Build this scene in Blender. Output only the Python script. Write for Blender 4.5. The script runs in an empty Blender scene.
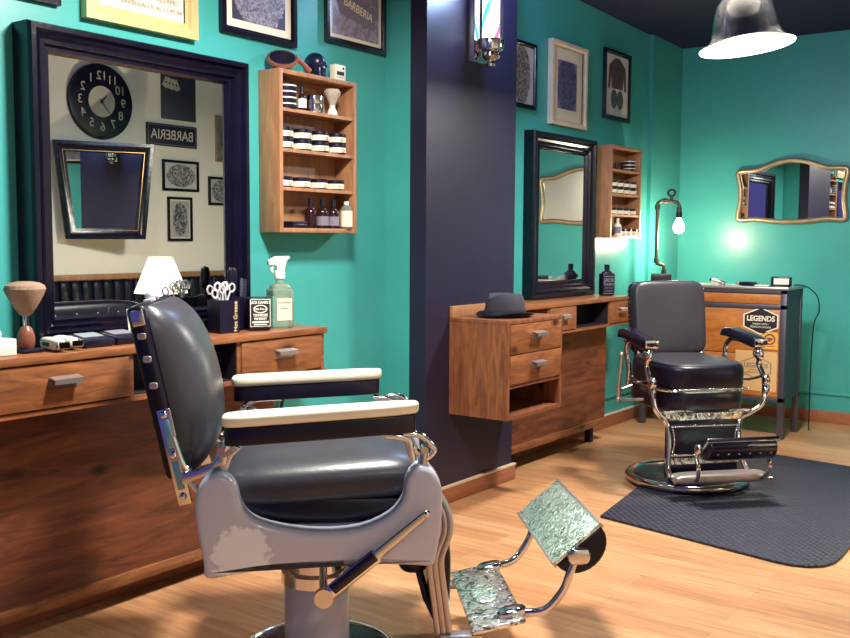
import bpy, bmesh, math, random
from mathutils import Vector, Matrix
random.seed(7)
PI = math.pi
SC = bpy.context.scene
COL = SC.collection

# ------------------------------------------------------------------ materials
def s2l(c):
    return tuple((v/255/12.92 if v/255 <= .04045 else ((v/255+.055)/1.055)**2.4) for v in c)

def nodes(name):
    m = bpy.data.materials.new(name); m.use_nodes = True
    nt = m.node_tree
    return m, nt, nt.nodes['Principled BSDF']

def mat(name, rgb, rough=.5, metal=0., spec=.5, noise=0., nscale=20., bump=0., bscale=60., emit=None, estr=0., trans=0., ior=1.45, coat=0., alpha=1.):
    m, nt, b = nodes(name)
    c = s2l(rgb)
    b.inputs['Base Color'].default_value = (*c, 1)
    b.inputs['Roughness'].default_value = rough
    b.inputs['Metallic'].default_value = metal
    b.inputs['Specular IOR Level'].default_value = spec
    b.inputs['IOR'].default_value = ior
    b.inputs['Transmission Weight'].default_value = trans
    b.inputs['Coat Weight'].default_value = coat
    b.inputs['Alpha'].default_value = alpha
    if emit:
        b.inputs['Emission Color'].default_value = (*s2l(emit), 1)
        b.inputs['Emission Strength'].default_value = estr
    tc = nt.nodes.new('ShaderNodeTexCoord')
    if noise > 0:
        n = nt.nodes.new('ShaderNodeTexNoise'); n.inputs['Scale'].default_value = nscale; n.inputs['Detail'].default_value = 5
        r = nt.nodes.new('ShaderNodeValToRGB')
        r.color_ramp.elements[0].position = .3; r.color_ramp.elements[1].position = .7
        r.color_ramp.elements[0].color = (*[v*(1-noise) for v in c], 1)
        r.color_ramp.elements[1].color = (*[min(1, v*(1+noise)) for v in c], 1)
        nt.links.new(tc.outputs['Object'], n.inputs['Vector']); nt.links.new(n.outputs['Fac'], r.inputs['Fac'])
        nt.links.new(r.outputs['Color'], b.inputs['Base Color'])
    if bump > 0:
        n = nt.nodes.new('ShaderNodeTexNoise'); n.inputs['Scale'].default_value = bscale; n.inputs['Detail'].default_value = 4
        bp = nt.nodes.new('ShaderNodeBump'); bp.inputs['Strength'].default_value = bump; bp.inputs['Distance'].default_value = .01
        nt.links.new(tc.outputs['Object'], n.inputs['Vector']); nt.links.new(n.outputs['Fac'], bp.inputs['Height'])
        nt.links.new(bp.outputs['Normal'], b.inputs['Normal'])
    return m

def wood(name, c1, c2, stretch=(1, 8, 8), scale=3., rough=.45, knots=True, bump=.05):
    m, nt, b = nodes(name)
    L = nt.links.new
    tc = nt.nodes.new('ShaderNodeTexCoord')
    mp = nt.nodes.new('ShaderNodeMapping'); mp.inputs['Scale'].default_value = stretch
    L(tc.outputs['Object'], mp.inputs['Vector'])
    n = nt.nodes.new('ShaderNodeTexNoise'); n.inputs['Scale'].default_value = scale; n.inputs['Detail'].default_value = 8
    n.inputs['Roughness'].default_value = .65; n.inputs['Distortion'].default_value = 1.2
    L(mp.outputs['Vector'], n.inputs['Vector'])
    r = nt.nodes.new('ShaderNodeValToRGB'); e = r.color_ramp.elements
    e[0].position = .28; e[0].color = (*s2l(c2), 1); e[1].position = .72; e[1].color = (*s2l(c1), 1)
    L(n.outputs['Fac'], r.inputs['Fac'])
    out = r.outputs['Color']
    if knots:
        mk = nt.nodes.new('ShaderNodeMapping'); mk.inputs['Scale'].default_value = tuple(1.0 if v == min(stretch) else 1.9 for v in stretch)
        L(tc.outputs['Object'], mk.inputs['Vector'])
        v = nt.nodes.new('ShaderNodeTexVoronoi'); v.inputs['Scale'].default_value = 3.1
        L(mk.outputs['Vector'], v.inputs['Vector'])
        r2 = nt.nodes.new('ShaderNodeValToRGB'); r2.color_ramp.elements[0].position = .05; r2.color_ramp.elements[1].position = .17
        r2.color_ramp.elements[0].color = (.12, .09, .09, 1); r2.color_ramp.elements[1].color = (1, 1, 1, 1)
        L(v.outputs['Distance'], r2.inputs['Fac'])
        mx = nt.nodes.new('ShaderNodeMix'); mx.data_type = 'RGBA'; mx.blend_type = 'MULTIPLY'; mx.inputs['Factor'].default_value = 1
        L(out, mx.inputs[6]); L(r2.outputs['Color'], mx.inputs[7]); out = mx.outputs[2]
    L(out, b.inputs['Base Color'])
    b.inputs['Roughness'].default_value = rough
    bp = nt.nodes.new('ShaderNodeBump'); bp.inputs['Strength'].default_value = bump; bp.inputs['Distance'].default_value = .005
    L(n.outputs['Fac'], bp.inputs['Height']); L(bp.outputs['Normal'], b.inputs['Normal'])
    return m

def floor_mat():
    m, nt, b = nodes('laminate_floor'); L = nt.links.new
    tc = nt.nodes.new('ShaderNodeTexCoord')
    mp = nt.nodes.new('ShaderNodeMapping'); mp.inputs['Rotation'].default_value = (0, 0, PI/2)
    L(tc.outputs['Object'], mp.inputs['Vector'])
    br = nt.nodes.new('ShaderNodeTexBrick')
    br.inputs['Scale'].default_value = 1; br.inputs['Brick Width'].default_value = 1.1; br.inputs['Row Height'].default_value = .13
    br.inputs['Mortar Size'].default_value = .0009; br.inputs['Mortar Smooth'].default_value = .4; br.inputs['Bias'].default_value = -.1
    br.offset = .37; br.offset_frequency = 2
    br.inputs['Color1'].default_value = (*s2l((212, 164, 120)), 1); br.inputs['Color2'].default_value = (*s2l((194, 140, 98)), 1)
    br.inputs['Mortar'].default_value = (*s2l((150, 100, 66)), 1)
    L(mp.outputs['Vector'], br.inputs['Vector'])
    m2 = nt.nodes.new('ShaderNodeMapping'); m2.inputs['Scale'].default_value = (14, 1.2, 1)
    L(tc.outputs['Object'], m2.inputs['Vector'])
    n = nt.nodes.new('ShaderNodeTexNoise'); n.inputs['Scale'].default_value = 2.5; n.inputs['Detail'].default_value = 8; n.inputs['Distortion'].default_value = .8
    L(m2.outputs['Vector'], n.inputs['Vector'])
    r = nt.nodes.new('ShaderNodeValToRGB'); r.color_ramp.elements[0].position = .3; r.color_ramp.elements[1].position = .75
    r.color_ramp.elements[0].color = (.68, .62, .58, 1); r.color_ramp.elements[1].color = (1.1, 1.08, 1.04, 1)
    L(n.outputs['Fac'], r.inputs['Fac'])
    mx = nt.nodes.new('ShaderNodeMix'); mx.data_type = 'RGBA'; mx.blend_type = 'MULTIPLY'; mx.inputs['Factor'].default_value = 1
    L(br.outputs['Color'], mx.inputs[6]); L(r.outputs['Color'], mx.inputs[7])
    L(mx.outputs[2], b.inputs['Base Color'])
    b.inputs['Roughness'].default_value = .32
    return m

def ornate_mat(name, rgb, scale, dark=.25, rough=.22, metal=.85):
    m, nt, b = nodes(name); L = nt.links.new
    tc = nt.nodes.new('ShaderNodeTexCoord')
    n0 = nt.nodes.new('ShaderNodeTexNoise'); n0.inputs['Scale'].default_value = scale*.6
    L(tc.outputs['Object'], n0.inputs['Vector'])
    w = nt.nodes.new('ShaderNodeTexNoise'); w.inputs['Scale'].default_value = scale; w.inputs['Detail'].default_value = 2; w.inputs['Distortion'].default_value = 2.5
    L(tc.outputs['Object'], w.inputs['Vector'])
    r = nt.nodes.new('ShaderNodeValToRGB'); e = r.color_ramp.elements; c = s2l(rgb)
    e[0].position = .36; e[0].color = (*[v*dark for v in c], 1); e[1].position = .56; e[1].color = (*c, 1)
    L(w.outputs['Fac'], r.inputs['Fac']); L(r.outputs['Color'], b.inputs['Base Color'])
    b.inputs['Metallic'].default_value = metal; b.inputs['Roughness'].default_value = rough
    bp = nt.nodes.new('ShaderNodeBump'); bp.inputs['Strength'].default_value = .9; bp.inputs['Distance'].default_value = .006
    L(w.outputs['Fac'], bp.inputs['Height']); L(bp.outputs['Normal'], b.inputs['Normal'])
    return m

def art_mat(name, paper, ink, scale, axes=('X', 'Z'), rx=.4, rz=.42):
    """a printed sheet: an inked engraving (oval of tangled lines) on pale paper, in object space centred on the sheet"""
    m, nt, b = nodes(name); L = nt.links.new
    tc = nt.nodes.new('ShaderNodeTexCoord'); sp = nt.nodes.new('ShaderNodeSeparateXYZ'); L(tc.outputs['Object'], sp.inputs[0])
    def math_(op, a, bb):
        q = nt.nodes.new('ShaderNodeMath'); q.operation = op
        for i, v in enumerate((a, bb)):
            if isinstance(v, (int, float)): q.inputs[i].default_value = v
            else: L(v, q.inputs[i])
        return q.outputs[0]
    u = math_('DIVIDE', sp.outputs[axes[0]], rx); v = math_('DIVIDE', sp.outputs[axes[1]], rz)
    rr = math_('ADD', math_('MULTIPLY', u, u), math_('MULTIPLY', v, v))
    n = nt.nodes.new('ShaderNodeTexNoise'); n.inputs['Scale'].default_value = scale; n.inputs['Detail'].default_value = 3; n.inputs['Distortion'].default_value = 3
    L(tc.outputs['Object'], n.inputs['Vector'])
    edge = math_('LESS_THAN', math_('ADD', rr, math_('MULTIPLY', n.outputs['Fac'], .5)), 1.2)
    r = nt.nodes.new('ShaderNodeValToRGB'); r.color_ramp.elements[0].position = .42; r.color_ramp.elements[1].position = .6
    L(n.outputs['Fac'], r.inputs['Fac'])
    r.color_ramp.elements[0].color = (1, 1, 1, 1); r.color_ramp.elements[1].color = (.25, .25, .25, 1)
    bw = nt.nodes.new('ShaderNodeRGBToBW'); L(r.outputs['Color'], bw.inputs[0])
    f = math_('MULTIPLY', edge, bw.outputs[0])
    mx = nt.nodes.new('ShaderNodeMix'); mx.data_type = 'RGBA'
    L(f, mx.inputs['Factor']); mx.inputs[6].default_value = (*s2l(paper), 1); mx.inputs[7].default_value = (*s2l(ink), 1)
    L(mx.outputs[2], b.inputs['Base Color']); b.inputs['Roughness'].default_value = .35
    return m

def pole_mat():
    m, nt, b = nodes('lit_stripes'); L = nt.links.new
    tc = nt.nodes.new('ShaderNodeTexCoord'); sp = nt.nodes.new('ShaderNodeSeparateXYZ'); L(tc.outputs['Object'], sp.inputs[0])
    at = nt.nodes.new('ShaderNodeMath'); at.operation = 'ARCTAN2'; L(sp.outputs['Y'], at.inputs[0]); L(sp.outputs['X'], at.inputs[1])
    a = nt.nodes.new('ShaderNodeMath'); a.operation = 'MULTIPLY'; a.inputs[1].default_value = 1/(2*PI); L(at.outputs[0], a.inputs[0])
    z = nt.nodes.new('ShaderNodeMath'); z.operation = 'MULTIPLY'; z.inputs[1].default_value = 1.9; L(sp.outputs['Z'], z.inputs[0])
    d = nt.nodes.new('ShaderNodeMath'); d.operation = 'SUBTRACT'; L(z.outputs[0], d.inputs[0]); L(a.outputs[0], d.inputs[1])
    fr = nt.nodes.new('ShaderNodeMath'); fr.operation = 'FRACT'; L(d.outputs[0], fr.inputs[0])
    r = nt.nodes.new('ShaderNodeValToRGB'); r.color_ramp.interpolation = 'CONSTANT'
    e = r.color_ramp.elements
    e[0].position = 0; e[0].color = (1, .97, .85, 1)
    e[1].position = .25; e[1].color = (.8, .02, .1, 1)
    for p_, c in ((.37, (1, .97, .85, 1)), (.7, (.02, .42, .5, 1)), (.81, (1, .97, .85, 1))):
        q = e.new(p_); q.color = c
    L(fr.outputs[0], r.inputs['Fac'])
    L(r.outputs['Color'], b.inputs['Emission Color']); b.inputs['Emission Strength'].default_value = 2.4
    b.inputs['Base Color'].default_value = (.3, .3, .3, 1)
    return m

NAVY = (14, 11, 36)
M = {}
M['teal'] = mat('teal_paint', (66, 160, 156), .33, noise=.07, nscale=3, bump=.12, bscale=9)
M['cream'] = mat('cream_paint', (238, 232, 216), .6, bump=.05)
M['navy_wall'] = mat('dark_paint', (35, 31, 54), .42, noise=.1, nscale=5, bump=.08, bscale=12)
M['ceiling'] = mat('dark_ceiling', (18, 13, 58), .7)
M['floor'] = floor_mat()
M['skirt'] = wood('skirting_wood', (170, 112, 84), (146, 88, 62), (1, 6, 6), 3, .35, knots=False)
M['skirt_white'] = mat('skirting_edge', (226, 206, 180), .5)
M['orange'] = wood('honey_wood', (166, 106, 64), (94, 54, 36), (1.5, 9, 9), 3, .35)
M['orange_y'] = wood('honey_wood_depth', (156, 98, 62), (88, 50, 36), (9, 9, 1.5), 3, .4)
M['panel'] = wood('knotty_panel_wood', (136, 78, 48), (54, 27, 26), (1.2, 7, 9), 2.2, .4)
M['shelfwood'] = wood('pale_wood', (180, 130, 90), (132, 90, 64), (7, 7, 1.2), 3, .45, knots=False)
M['dresswood'] = wood('amber_wood', (196, 126, 54), (150, 80, 34), (7, 1.4, 6), 2.5, .4)
M['dark_in'] = mat('dark_recess', (24, 16, 30), .7)  # near black painting the shade in the counter recesses; also colours the foot blocks
M['blackframe'] = mat('black_gloss_frame', (12, 10, 28), .22, noise=.3, nscale=8, bump=.1, bscale=30)
M['mirror'] = mat('mirror_glass', (236, 240, 236), .0, 1.)
M['black'] = mat('black_plastic', NAVY, .35)
M['blackmatte'] = mat('black_matte', NAVY, .6)
M['rubber'] = mat('black_rubber', (30, 30, 44), .55, bump=.2, bscale=120)
M['leather'] = mat('black_leather', (52, 52, 60), .34, noise=.12, nscale=6, bump=.05, bscale=90)
M['leatherdk'] = mat('dark_leather', (13, 11, 28), .34, spec=.35, bump=.08, bscale=90)
M['leatherbr'] = mat('lighter_black_leather', (46, 44, 50), .36, noise=.12, nscale=5, bump=.1, bscale=90)
M['chrome'] = mat('chrome', (215, 212, 212), .1, 1.)
M['steel'] = mat('brushed_steel', (186, 176, 172), .3, .75)
M['darksteel'] = mat('dark_steel_frame', (88, 84, 96), .4, .6)
M['greymetal'] = mat('grey_painted_metal', (66, 68, 84), .45, .3)
M['porc'] = mat('grey_porcelain', (186, 188, 206), .22, spec=.6, noise=.05, nscale=5, bump=.05, bscale=20)
M['porcw'] = mat('white_porcelain', (236, 230, 206), .2, noise=.05, nscale=14)
M['armdark'] = mat('dark_armrest', (14, 11, 32), .28)
M['brass'] = mat('aged_brass', (180, 140, 84), .3, .9)
M['gilt'] = mat('gilt_frame', (226, 200, 140), .35, .35, noise=.08, nscale=12)
M['silverframe'] = mat('champagne_frame', (176, 154, 124), .35, .6, noise=.15, nscale=20)
M['white'] = mat('white_plastic', (228, 226, 214), .35)
M['paper'] = mat('cream_paper', (228, 220, 196), .6)
M['greypaper'] = mat('grey_print', (120, 116, 130), .5)
M['label'] = mat('cream_label', (226, 214, 190), .5)
M['ink'] = mat('black_ink', (26, 22, 34), .6)
M['inkgrey'] = mat('faded_ink', (128, 118, 104), .6)
M['tan'] = mat('tan_paper', (206, 166, 112), .6)
M['yellow'] = mat('mustard_paper', (214, 162, 72), .6)
M['brownglass'] = mat('brown_glass', (40, 18, 20), .15)
M['glass'] = mat('clear_glass', (226, 234, 212), .05, trans=.8, ior=1.33)
M['greyglass'] = mat('grey_fabric_hat', (50, 50, 62), .8, noise=.1, nscale=60)
M['hatband'] = mat('dark_ribbon', (40, 38, 52), .5)
M['bristle'] = mat('tan_bristle', (158, 130, 108), .85, noise=.14, nscale=40, bump=.5, bscale=220)
M['bristleg'] = mat('grey_bristle', (176, 166, 150), .85, noise=.2, nscale=60, bump=.4, bscale=200)
M['handle_wood'] = mat('reddish_wood', (130, 76, 58), .35, noise=.15, nscale=14)
M['screen'] = mat('grey_screen', (150, 160, 162), .25)
M['pipe'] = mat('grey_pipe', (84, 78, 72), .4, .8)
M['bulb'] = mat('warm_bulb', (255, 240, 210), .4, emit=(255, 226, 170), estr=14)
M['diffuser'] = mat('lit_diffuser', (255, 250, 235), .4, emit=(255, 246, 214), estr=7)
M['shade'] = mat('lit_lampshade', (250, 244, 226), .6, emit=(255, 244, 214), estr=1.3)
M['pole'] = pole_mat()
M['mat'] = mat('anti_fatigue_mat', (34, 34, 48), .6)
M['gold'] = mat('gold_lettering', (226, 206, 150), .5)
M['ornate'] = ornate_mat('ornate_nickel', (240, 238, 228), 24, .12, .18, .8)
M['ornate2'] = ornate_mat('embossed_nickel', (214, 236, 220), 46, .3, .26, .7)
M['skull'] = mat('blue_black_resin', (20, 24, 52), .3)
M['clockface'] = mat('cream_clock_face', (190, 184, 164), .5)
M['red'] = mat('deep_red', (150, 30, 40), .5)
M['creamframe'] = mat('cream_painted_frame', (214, 194, 170), .45, noise=.08, nscale=12)
M['artpaper'] = mat('drawing_paper', (204, 198, 196), .5)
M['bright'] = mat('bright_satin_metal', (226, 224, 232), .3, .45)
M['paleblue'] = mat('pale_blue_enamel', (120, 170, 190), .25, .4)
M['pendglass'] = None

def glass_shade():
    m, nt, b = nodes('thin_clear_shade'); L = nt.links.new
    out = nt.nodes['Material Output']
    tr = nt.nodes.new('ShaderNodeBsdfTransparent'); tr.inputs[0].default_value = (.93, .93, .95, 1)
    gl = nt.nodes.new('ShaderNodeBsdfGlossy'); gl.inputs['Roughness'].default_value = .08; gl.inputs['Color'].default_value = (.8, .8, .85, 1)
    lw = nt.nodes.new('ShaderNodeLayerWeight'); lw.inputs['Blend'].default_value = .25
    mx = nt.nodes.new('ShaderNodeMixShader')
    L(lw.outputs['Facing'], mx.inputs[0]); L(tr.outputs[0], mx.inputs[1]); L(gl.outputs[0], mx.inputs[2])
    L(mx.outputs[0], out.inputs['Surface'])
    return m
M['pendglass'] = glass_shade()

# diamond tread on the mat
def tread():
    m = M['mat']; nt = m.node_tree; b = nt.nodes['Principled BSDF']; L = nt.links.new
    tc = nt.nodes.new('ShaderNodeTexCoord')
    ws = []
    for a in (PI/4, -PI/4):
        mp = nt.nodes.new('ShaderNodeMapping'); mp.inputs['Rotation'].default_value = (0, 0, a)
        L(tc.outputs['Object'], mp.inputs['Vector'])
        w = nt.nodes.new('ShaderNodeTexWave'); w.inputs['Scale'].default_value = 11
        L(mp.outputs['Vector'], w.inputs['Vector']); ws.append(w)
    mx = nt.nodes.new('ShaderNodeMath'); mx.operation = 'MAXIMUM'
    L(ws[0].outputs['Fac'], mx.inputs[0]); L(ws[1].outputs['Fac'], mx.inputs[1])
    bp = nt.nodes.new('ShaderNodeBump'); bp.inputs['Strength'].default_value = .6; bp.inputs['Distance'].default_value = .01
    L(mx.outputs[0], bp.inputs['Height']); L(bp.outputs['Normal'], b.inputs['Normal'])
    r = nt.nodes.new('ShaderNodeValToRGB'); r.color_ramp.elements[0].color = (*s2l((46, 46, 62)), 1); r.color_ramp.elements[1].color = (*s2l((28, 27, 44)), 1)
    r.color_ramp.elements[0].position = .5; r.color_ramp.elements[1].position = .95
    L(mx.outputs[0], r.inputs['Fac']); L(r.outputs['Color'], b.inputs['Base Color'])
tread()

# chipped patch on the porcelain (a stain with its own shape)
def chip():
    m = mat('chipped_porcelain', (186, 188, 206), .22, spec=.6)
    nt = m.node_tree; b = nt.nodes['Principled BSDF']; L = nt.links.new
    tc = nt.nodes.new('ShaderNodeTexCoord'); n = nt.nodes.new('ShaderNodeTexNoise'); n.inputs['Scale'].default_value = 45; n.inputs['Detail'].default_value = 5
    L(tc.outputs['Object'], n.inputs['Vector'])
    vm = nt.nodes.new('ShaderNodeVectorMath'); vm.operation = 'DISTANCE'; vm.inputs[1].default_value = (-.2, -.36, .445)
    L(tc.outputs['Object'], vm.inputs[0])
    a = nt.nodes.new('ShaderNodeMath'); a.operation = 'MULTIPLY_ADD'; a.inputs[1].default_value = .11; L(n.outputs['Fac'], a.inputs[0]); L(vm.outputs['Value'], a.inputs[2])
    r = nt.nodes.new('ShaderNodeValToRGB'); r.color_ramp.elements[0].position = .125; r.color_ramp.elements[1].position = .14
    r.color_ramp.elements[0].color = (*s2l((224, 232, 238)), 1); r.color_ramp.elements[1].color = (*s2l((186, 188, 206)), 1)
    L(a.outputs[0], r.inputs['Fac']); L(r.outputs['Color'], b.inputs['Base Color'])
    return m
M['porcchip'] = chip()

# ------------------------------------------------------------------ mesh helpers
def cat(pts, n=6, closed=False):
    P_ = [Vector(p) for p in pts]; N = len(P_); out = []
    rng = range(N) if closed else range(N-1)
    for i in rng:
        if closed: a, b, c, d = P_[(i-1) % N], P_[i], P_[(i+1) % N], P_[(i+2) % N]
        else: a, b, c, d = P_[max(i-1, 0)], P_[i], P_[i+1], P_[min(i+2, N-1)]
        for k in range(n):
            t = k/n
            out.append(.5*((2*b)+(-a+c)*t+(2*a-5*b+4*c-d)*t*t+(-a+3*b-3*c+d)*t**3))
    if not closed: out.append(P_[-1].copy())
    return out

class B:
    def __init__(s): s.bm = bmesh.new()
    def _add(s, t, mx=None):
        if mx is not None: bmesh.ops.transform(t, matrix=mx, verts=t.verts)
        me = bpy.data.meshes.new('t'); t.to_mesh(me); t.free(); s.bm.from_mesh(me); bpy.data.meshes.remove(me); return s
    def box(s, x0, x1, y0, y1, z0, z1, bev=0., mx=None, seg=2):
        t = bmesh.new(); bmesh.ops.create_cube(t, size=1)
        for v in t.verts:
            v.co = Vector(((x0+x1)/2+v.co.x*(x1-x0), (y0+y1)/2+v.co.y*(y1-y0), (z0+z1)/2+v.co.z*(z1-z0)))
        if bev: bmesh.ops.bevel(t, geom=t.edges[:], offset=bev, segments=seg, affect='EDGES', profile=.5)
        return s._add(t, mx)
    def cyl(s, p0, p1, r0, r1=None, seg=20, caps=True):
        r1 = r0 if r1 is None else r1
        p0, p1 = Vector(p0), Vector(p1); d = p1-p0
        t = bmesh.new(); bmesh.ops.create_cone(t, cap_ends=caps, segments=seg, radius1=r0, radius2=r1, depth=d.length)
        q = Vector((0, 0, 1)).rotation_difference(d.normalized()).to_matrix().to_4x4()
        return s._add(t, Matrix.Translation((p0+p1)/2) @ q)
    def ball(s, c, r, seg=16):
        t = bmesh.new(); bmesh.ops.create_uvsphere(t, u_segments=seg, v_segments=max(8, seg//2), radius=1)
        r = (r, r, r) if isinstance(r, (int, float)) else r
        return s._add(t, Matrix.Translation(c) @ Matrix.Diagonal((*r, 1)))
    def lathe(s, prof, c=(0, 0, 0), seg=28, mx=None):
        t = bmesh.new(); rings = []
        for r, z in prof:
            if r < 1e-5: rings.append([t.verts.new((0, 0, z))])
            else: rings.append([t.verts.new((r*math.cos(2*PI*k/seg), r*math.sin(2*PI*k/seg), z)) for k in range(seg)])
        for a, b in zip(rings, rings[1:]):
            for k in range(seg):
                k2 = (k+1) % seg
                if len(a) == 1 and len(b) == 1: continue
                if len(a) == 1: t.faces.new((a[0], b[k2], b[k]))
                elif len(b) == 1: t.faces.new((a[k], a[k2], b[0]))
                else: t.faces.new((a[k], a[k2], b[k2], b[k]))
        bmesh.ops.recalc_face_normals(t, faces=t.faces[:])
        m2 = Matrix.Translation(c) if mx is None else Matrix.Translation(c) @ mx
        return s._add(t, m2)
    def tube(s, pts, r, seg=10, closed=False, flat=None):
        pts = [Vector(p) for p in pts]; N = len(pts)
        rs = r if isinstance(r, (list, tuple)) else [r]*N
        t = bmesh.new(); rings = []; up = None
        for i, p in enumerate(pts):
            a = pts[(i-1) % N] if closed else pts[max(i-1, 0)]; b = pts[(i+1) % N] if closed else pts[min(i+1, N-1)]
            d = (b-a).normalized()
            if up is None:
                up = Vector((0, 0, 1)) if abs(d.z) < .9 else Vector((1, 0, 0))
            u = (up-d*up.dot(d)).normalized(); w = d.cross(u); up = u
            f0, f1 = flat or (1, 1)
            rings.append([t.verts.new(p+(u*math.cos(2*PI*k/seg)*f0+w*math.sin(2*PI*k/seg)*f1)*rs[i]) for k in range(seg)])
        for i in range(N if closed else N-1):
            a, b = rings[i], rings[(i+1) % N]
            for k in range(seg): t.faces.new((a[k], a[(k+1) % seg], b[(k+1) % seg], b[k]))
        if not closed: t.faces.new(rings[0]); t.faces.new(rings[-1])
        bmesh.ops.recalc_face_normals(t, faces=t.faces[:])
        return s._add(t)
    def prism(s, outline, frame, d, bev=0., seg=3):
        """outline of (u,v) in frame (origin,U,V,W), extruded by d along W"""
        o, U, V, W = [Vector(q) for q in frame]
        t = bmesh.new(); vs = [t.verts.new(o+U*p[0]+V*p[1]) for p in outline]
        f = t.faces.new(vs)
        r = bmesh.ops.extrude_face_region(t, geom=[f])
        for v in r['geom']:
            if isinstance(v, bmesh.types.BMVert): v.co += W*d
        bmesh.ops.recalc_face_normals(t, faces=t.faces[:])
        if bev:
            ed = [e for e in t.edges if abs((e.verts[0].co-e.verts[1].co).normalized().dot(W.normalized())) < .5]
            bmesh.ops.bevel(t, geom=ed, offset=bev, segments=seg, affect='EDGES', profile=.5)
        return s._add(t)
    def sup(s, c, r, e1=.4, e2=.4, mx=None, nu=32, nv=20):
        """superellipsoid"""
        f = lambda w, e: math.copysign(abs(w)**e, w)
        t = bmesh.new(); rings = []
        for j in range(nv+1):
            ph = -PI/2+PI*j/nv
            row = []
            for i in range(nu):
                th = 2*PI*i/nu
                row.append(t.verts.new((r[0]*f(math.cos(ph), e1)*f(math.cos(th), e2), r[1]*f(math.cos(ph), e1)*f(math.sin(th), e2), r[2]*f(math.sin(ph), e1))))
            rings.append(row)
        for a, b in zip(rings, rings[1:]):
            for i in range(nu): t.faces.new((a[i], a[(i+1) % nu], b[(i+1) % nu], b[i]))
        bmesh.ops.remove_doubles(t, verts=t.verts[:], dist=1e-5)
        bmesh.ops.recalc_face_normals(t, faces=t.faces[:])
        m2 = Matrix.Translation(c) @ (mx if mx is not None else Matrix.Identity(4))
        return s._add(t, m2)
    def text(s, body, size, mx, depth=.0006, align='CENTER', sx=1., bold=.0):
        cu = bpy.data.curves.new('txt', 'FONT'); cu.body = body; cu.size = size; cu.extrude = depth
        cu.offset = bold*size; cu.align_x = align; cu.align_y = 'CENTER'
        o = bpy.data.objects.new('txt', cu); COL.objects.link(o)
        dg = bpy.context.evaluated_depsgraph_get(); dg.update()
        me = bpy.data.meshes.new_from_object(o.evaluated_get(dg))
        t = bmesh.new(); t.from_mesh(me); bpy.data.meshes.remove(me)
        bpy.data.objects.remove(o); bpy.data.curves.remove(cu)
        return s._add(t, mx @ Matrix.Diagonal((sx, 1, 1, 1)))
    def obj(s, name, m, parent=None, sharp=38):
        bm = s.bm
        for f in bm.faces: f.smooth = True
        for e in bm.edges:
            if len(e.link_faces) == 2 and e.calc_face_angle(0) > math.radians(sharp): e.smooth = False
        me = bpy.data.meshes.new(name); bm.to_mesh(me); bm.free()
        me.materials.append(M[m] if isinstance(m, str) else m)
        o = bpy.data.objects.new(name, me); COL.objects.link(o)
        if parent: o.parent = parent
        return o

def thing(name, label, cat_, loc=(0, 0, 0), rz=0., group=None, rot=None):
    o = bpy.data.objects.new(name, None); COL.objects.link(o); o.empty_display_size = .05
    o.location = loc; o.rotation_euler = rot or (0, 0, rz)
    return tag(o, label, cat_, group)
def tag(o, label, cat_, group=None):
    o['label'] = label; o['category'] = cat_
    if group: o['group'] = group
    return o
def struct(o): o['kind'] = 'structure'; return o
def dup(root, loc, rz=None, label=None):
    r = root.copy(); COL.objects.link(r); r.location = loc
    if rz is not None: r.rotation_euler = (root.rotation_euler[0], root.rotation_euler[1], rz)
    if label: r['label'] = label
    for ch in list(root.children):
        c = ch.copy(); COL.objects.link(c); c.parent = r
        for g in list(ch.children):
            d = g.copy(); COL.objects.link(d); d.parent = c
    return r
def lamp(name, kind, loc, energy, color, parent=None, **kw):
    l = bpy.data.lights.new(name, kind); l.energy = energy; l.color = color
    for k, v in kw.items(): setattr(l, k, v)
    o = bpy.data.objects.new(name, l); COL.objects.link(o); o.location = loc
    if parent: o.parent = parent
    return o
FRONT = lambda x, y, z, s=1: Matrix.Translation((x, y, z)) @ Matrix.Rotation(PI/2, 4, 'X')   # text upright, facing -Y
FACEX = lambda x, y, z: Matrix.Translation((x, y, z)) @ Matrix.Rotation(-PI/2, 4, 'Z') @ Matrix.Rotation(PI/2, 4, 'X')  # facing -X
FACEPY = lambda x, y, z: Matrix.Translation((x, y, z)) @ Matrix.Rotation(PI, 4, 'Z') @ Matrix.Rotation(PI/2, 4, 'X')   # facing +Y

# ------------------------------------------------------------------ camera
cam = bpy.data.cameras.new('camera'); co = bpy.data.objects.new('camera', cam); COL.objects.link(co)
p_, y_, r_ = math.radians(4.654), math.radians(36.2), math.radians(.323)
F = Vector((math.cos(y_)*math.cos(p_), math.sin(y_)*math.cos(p_), -math.sin(p_)))
R = Vector((math.sin(y_), -math.cos(y_), 0)); U = R.cross(F)
R, U = R*math.cos(r_)+U*math.sin(r_), U*math.cos(r_)-R*math.sin(r_)
mw = Matrix((R, U, -F)).transposed().to_4x4(); mw.translation = (0, 0, 1.3)
co.matrix_world = mw
cam.sensor_fit = 'HORIZONTAL'; cam.sensor_width = 36; cam.lens = 981/850*36; cam.clip_start = .05
SC.camera = co

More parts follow.
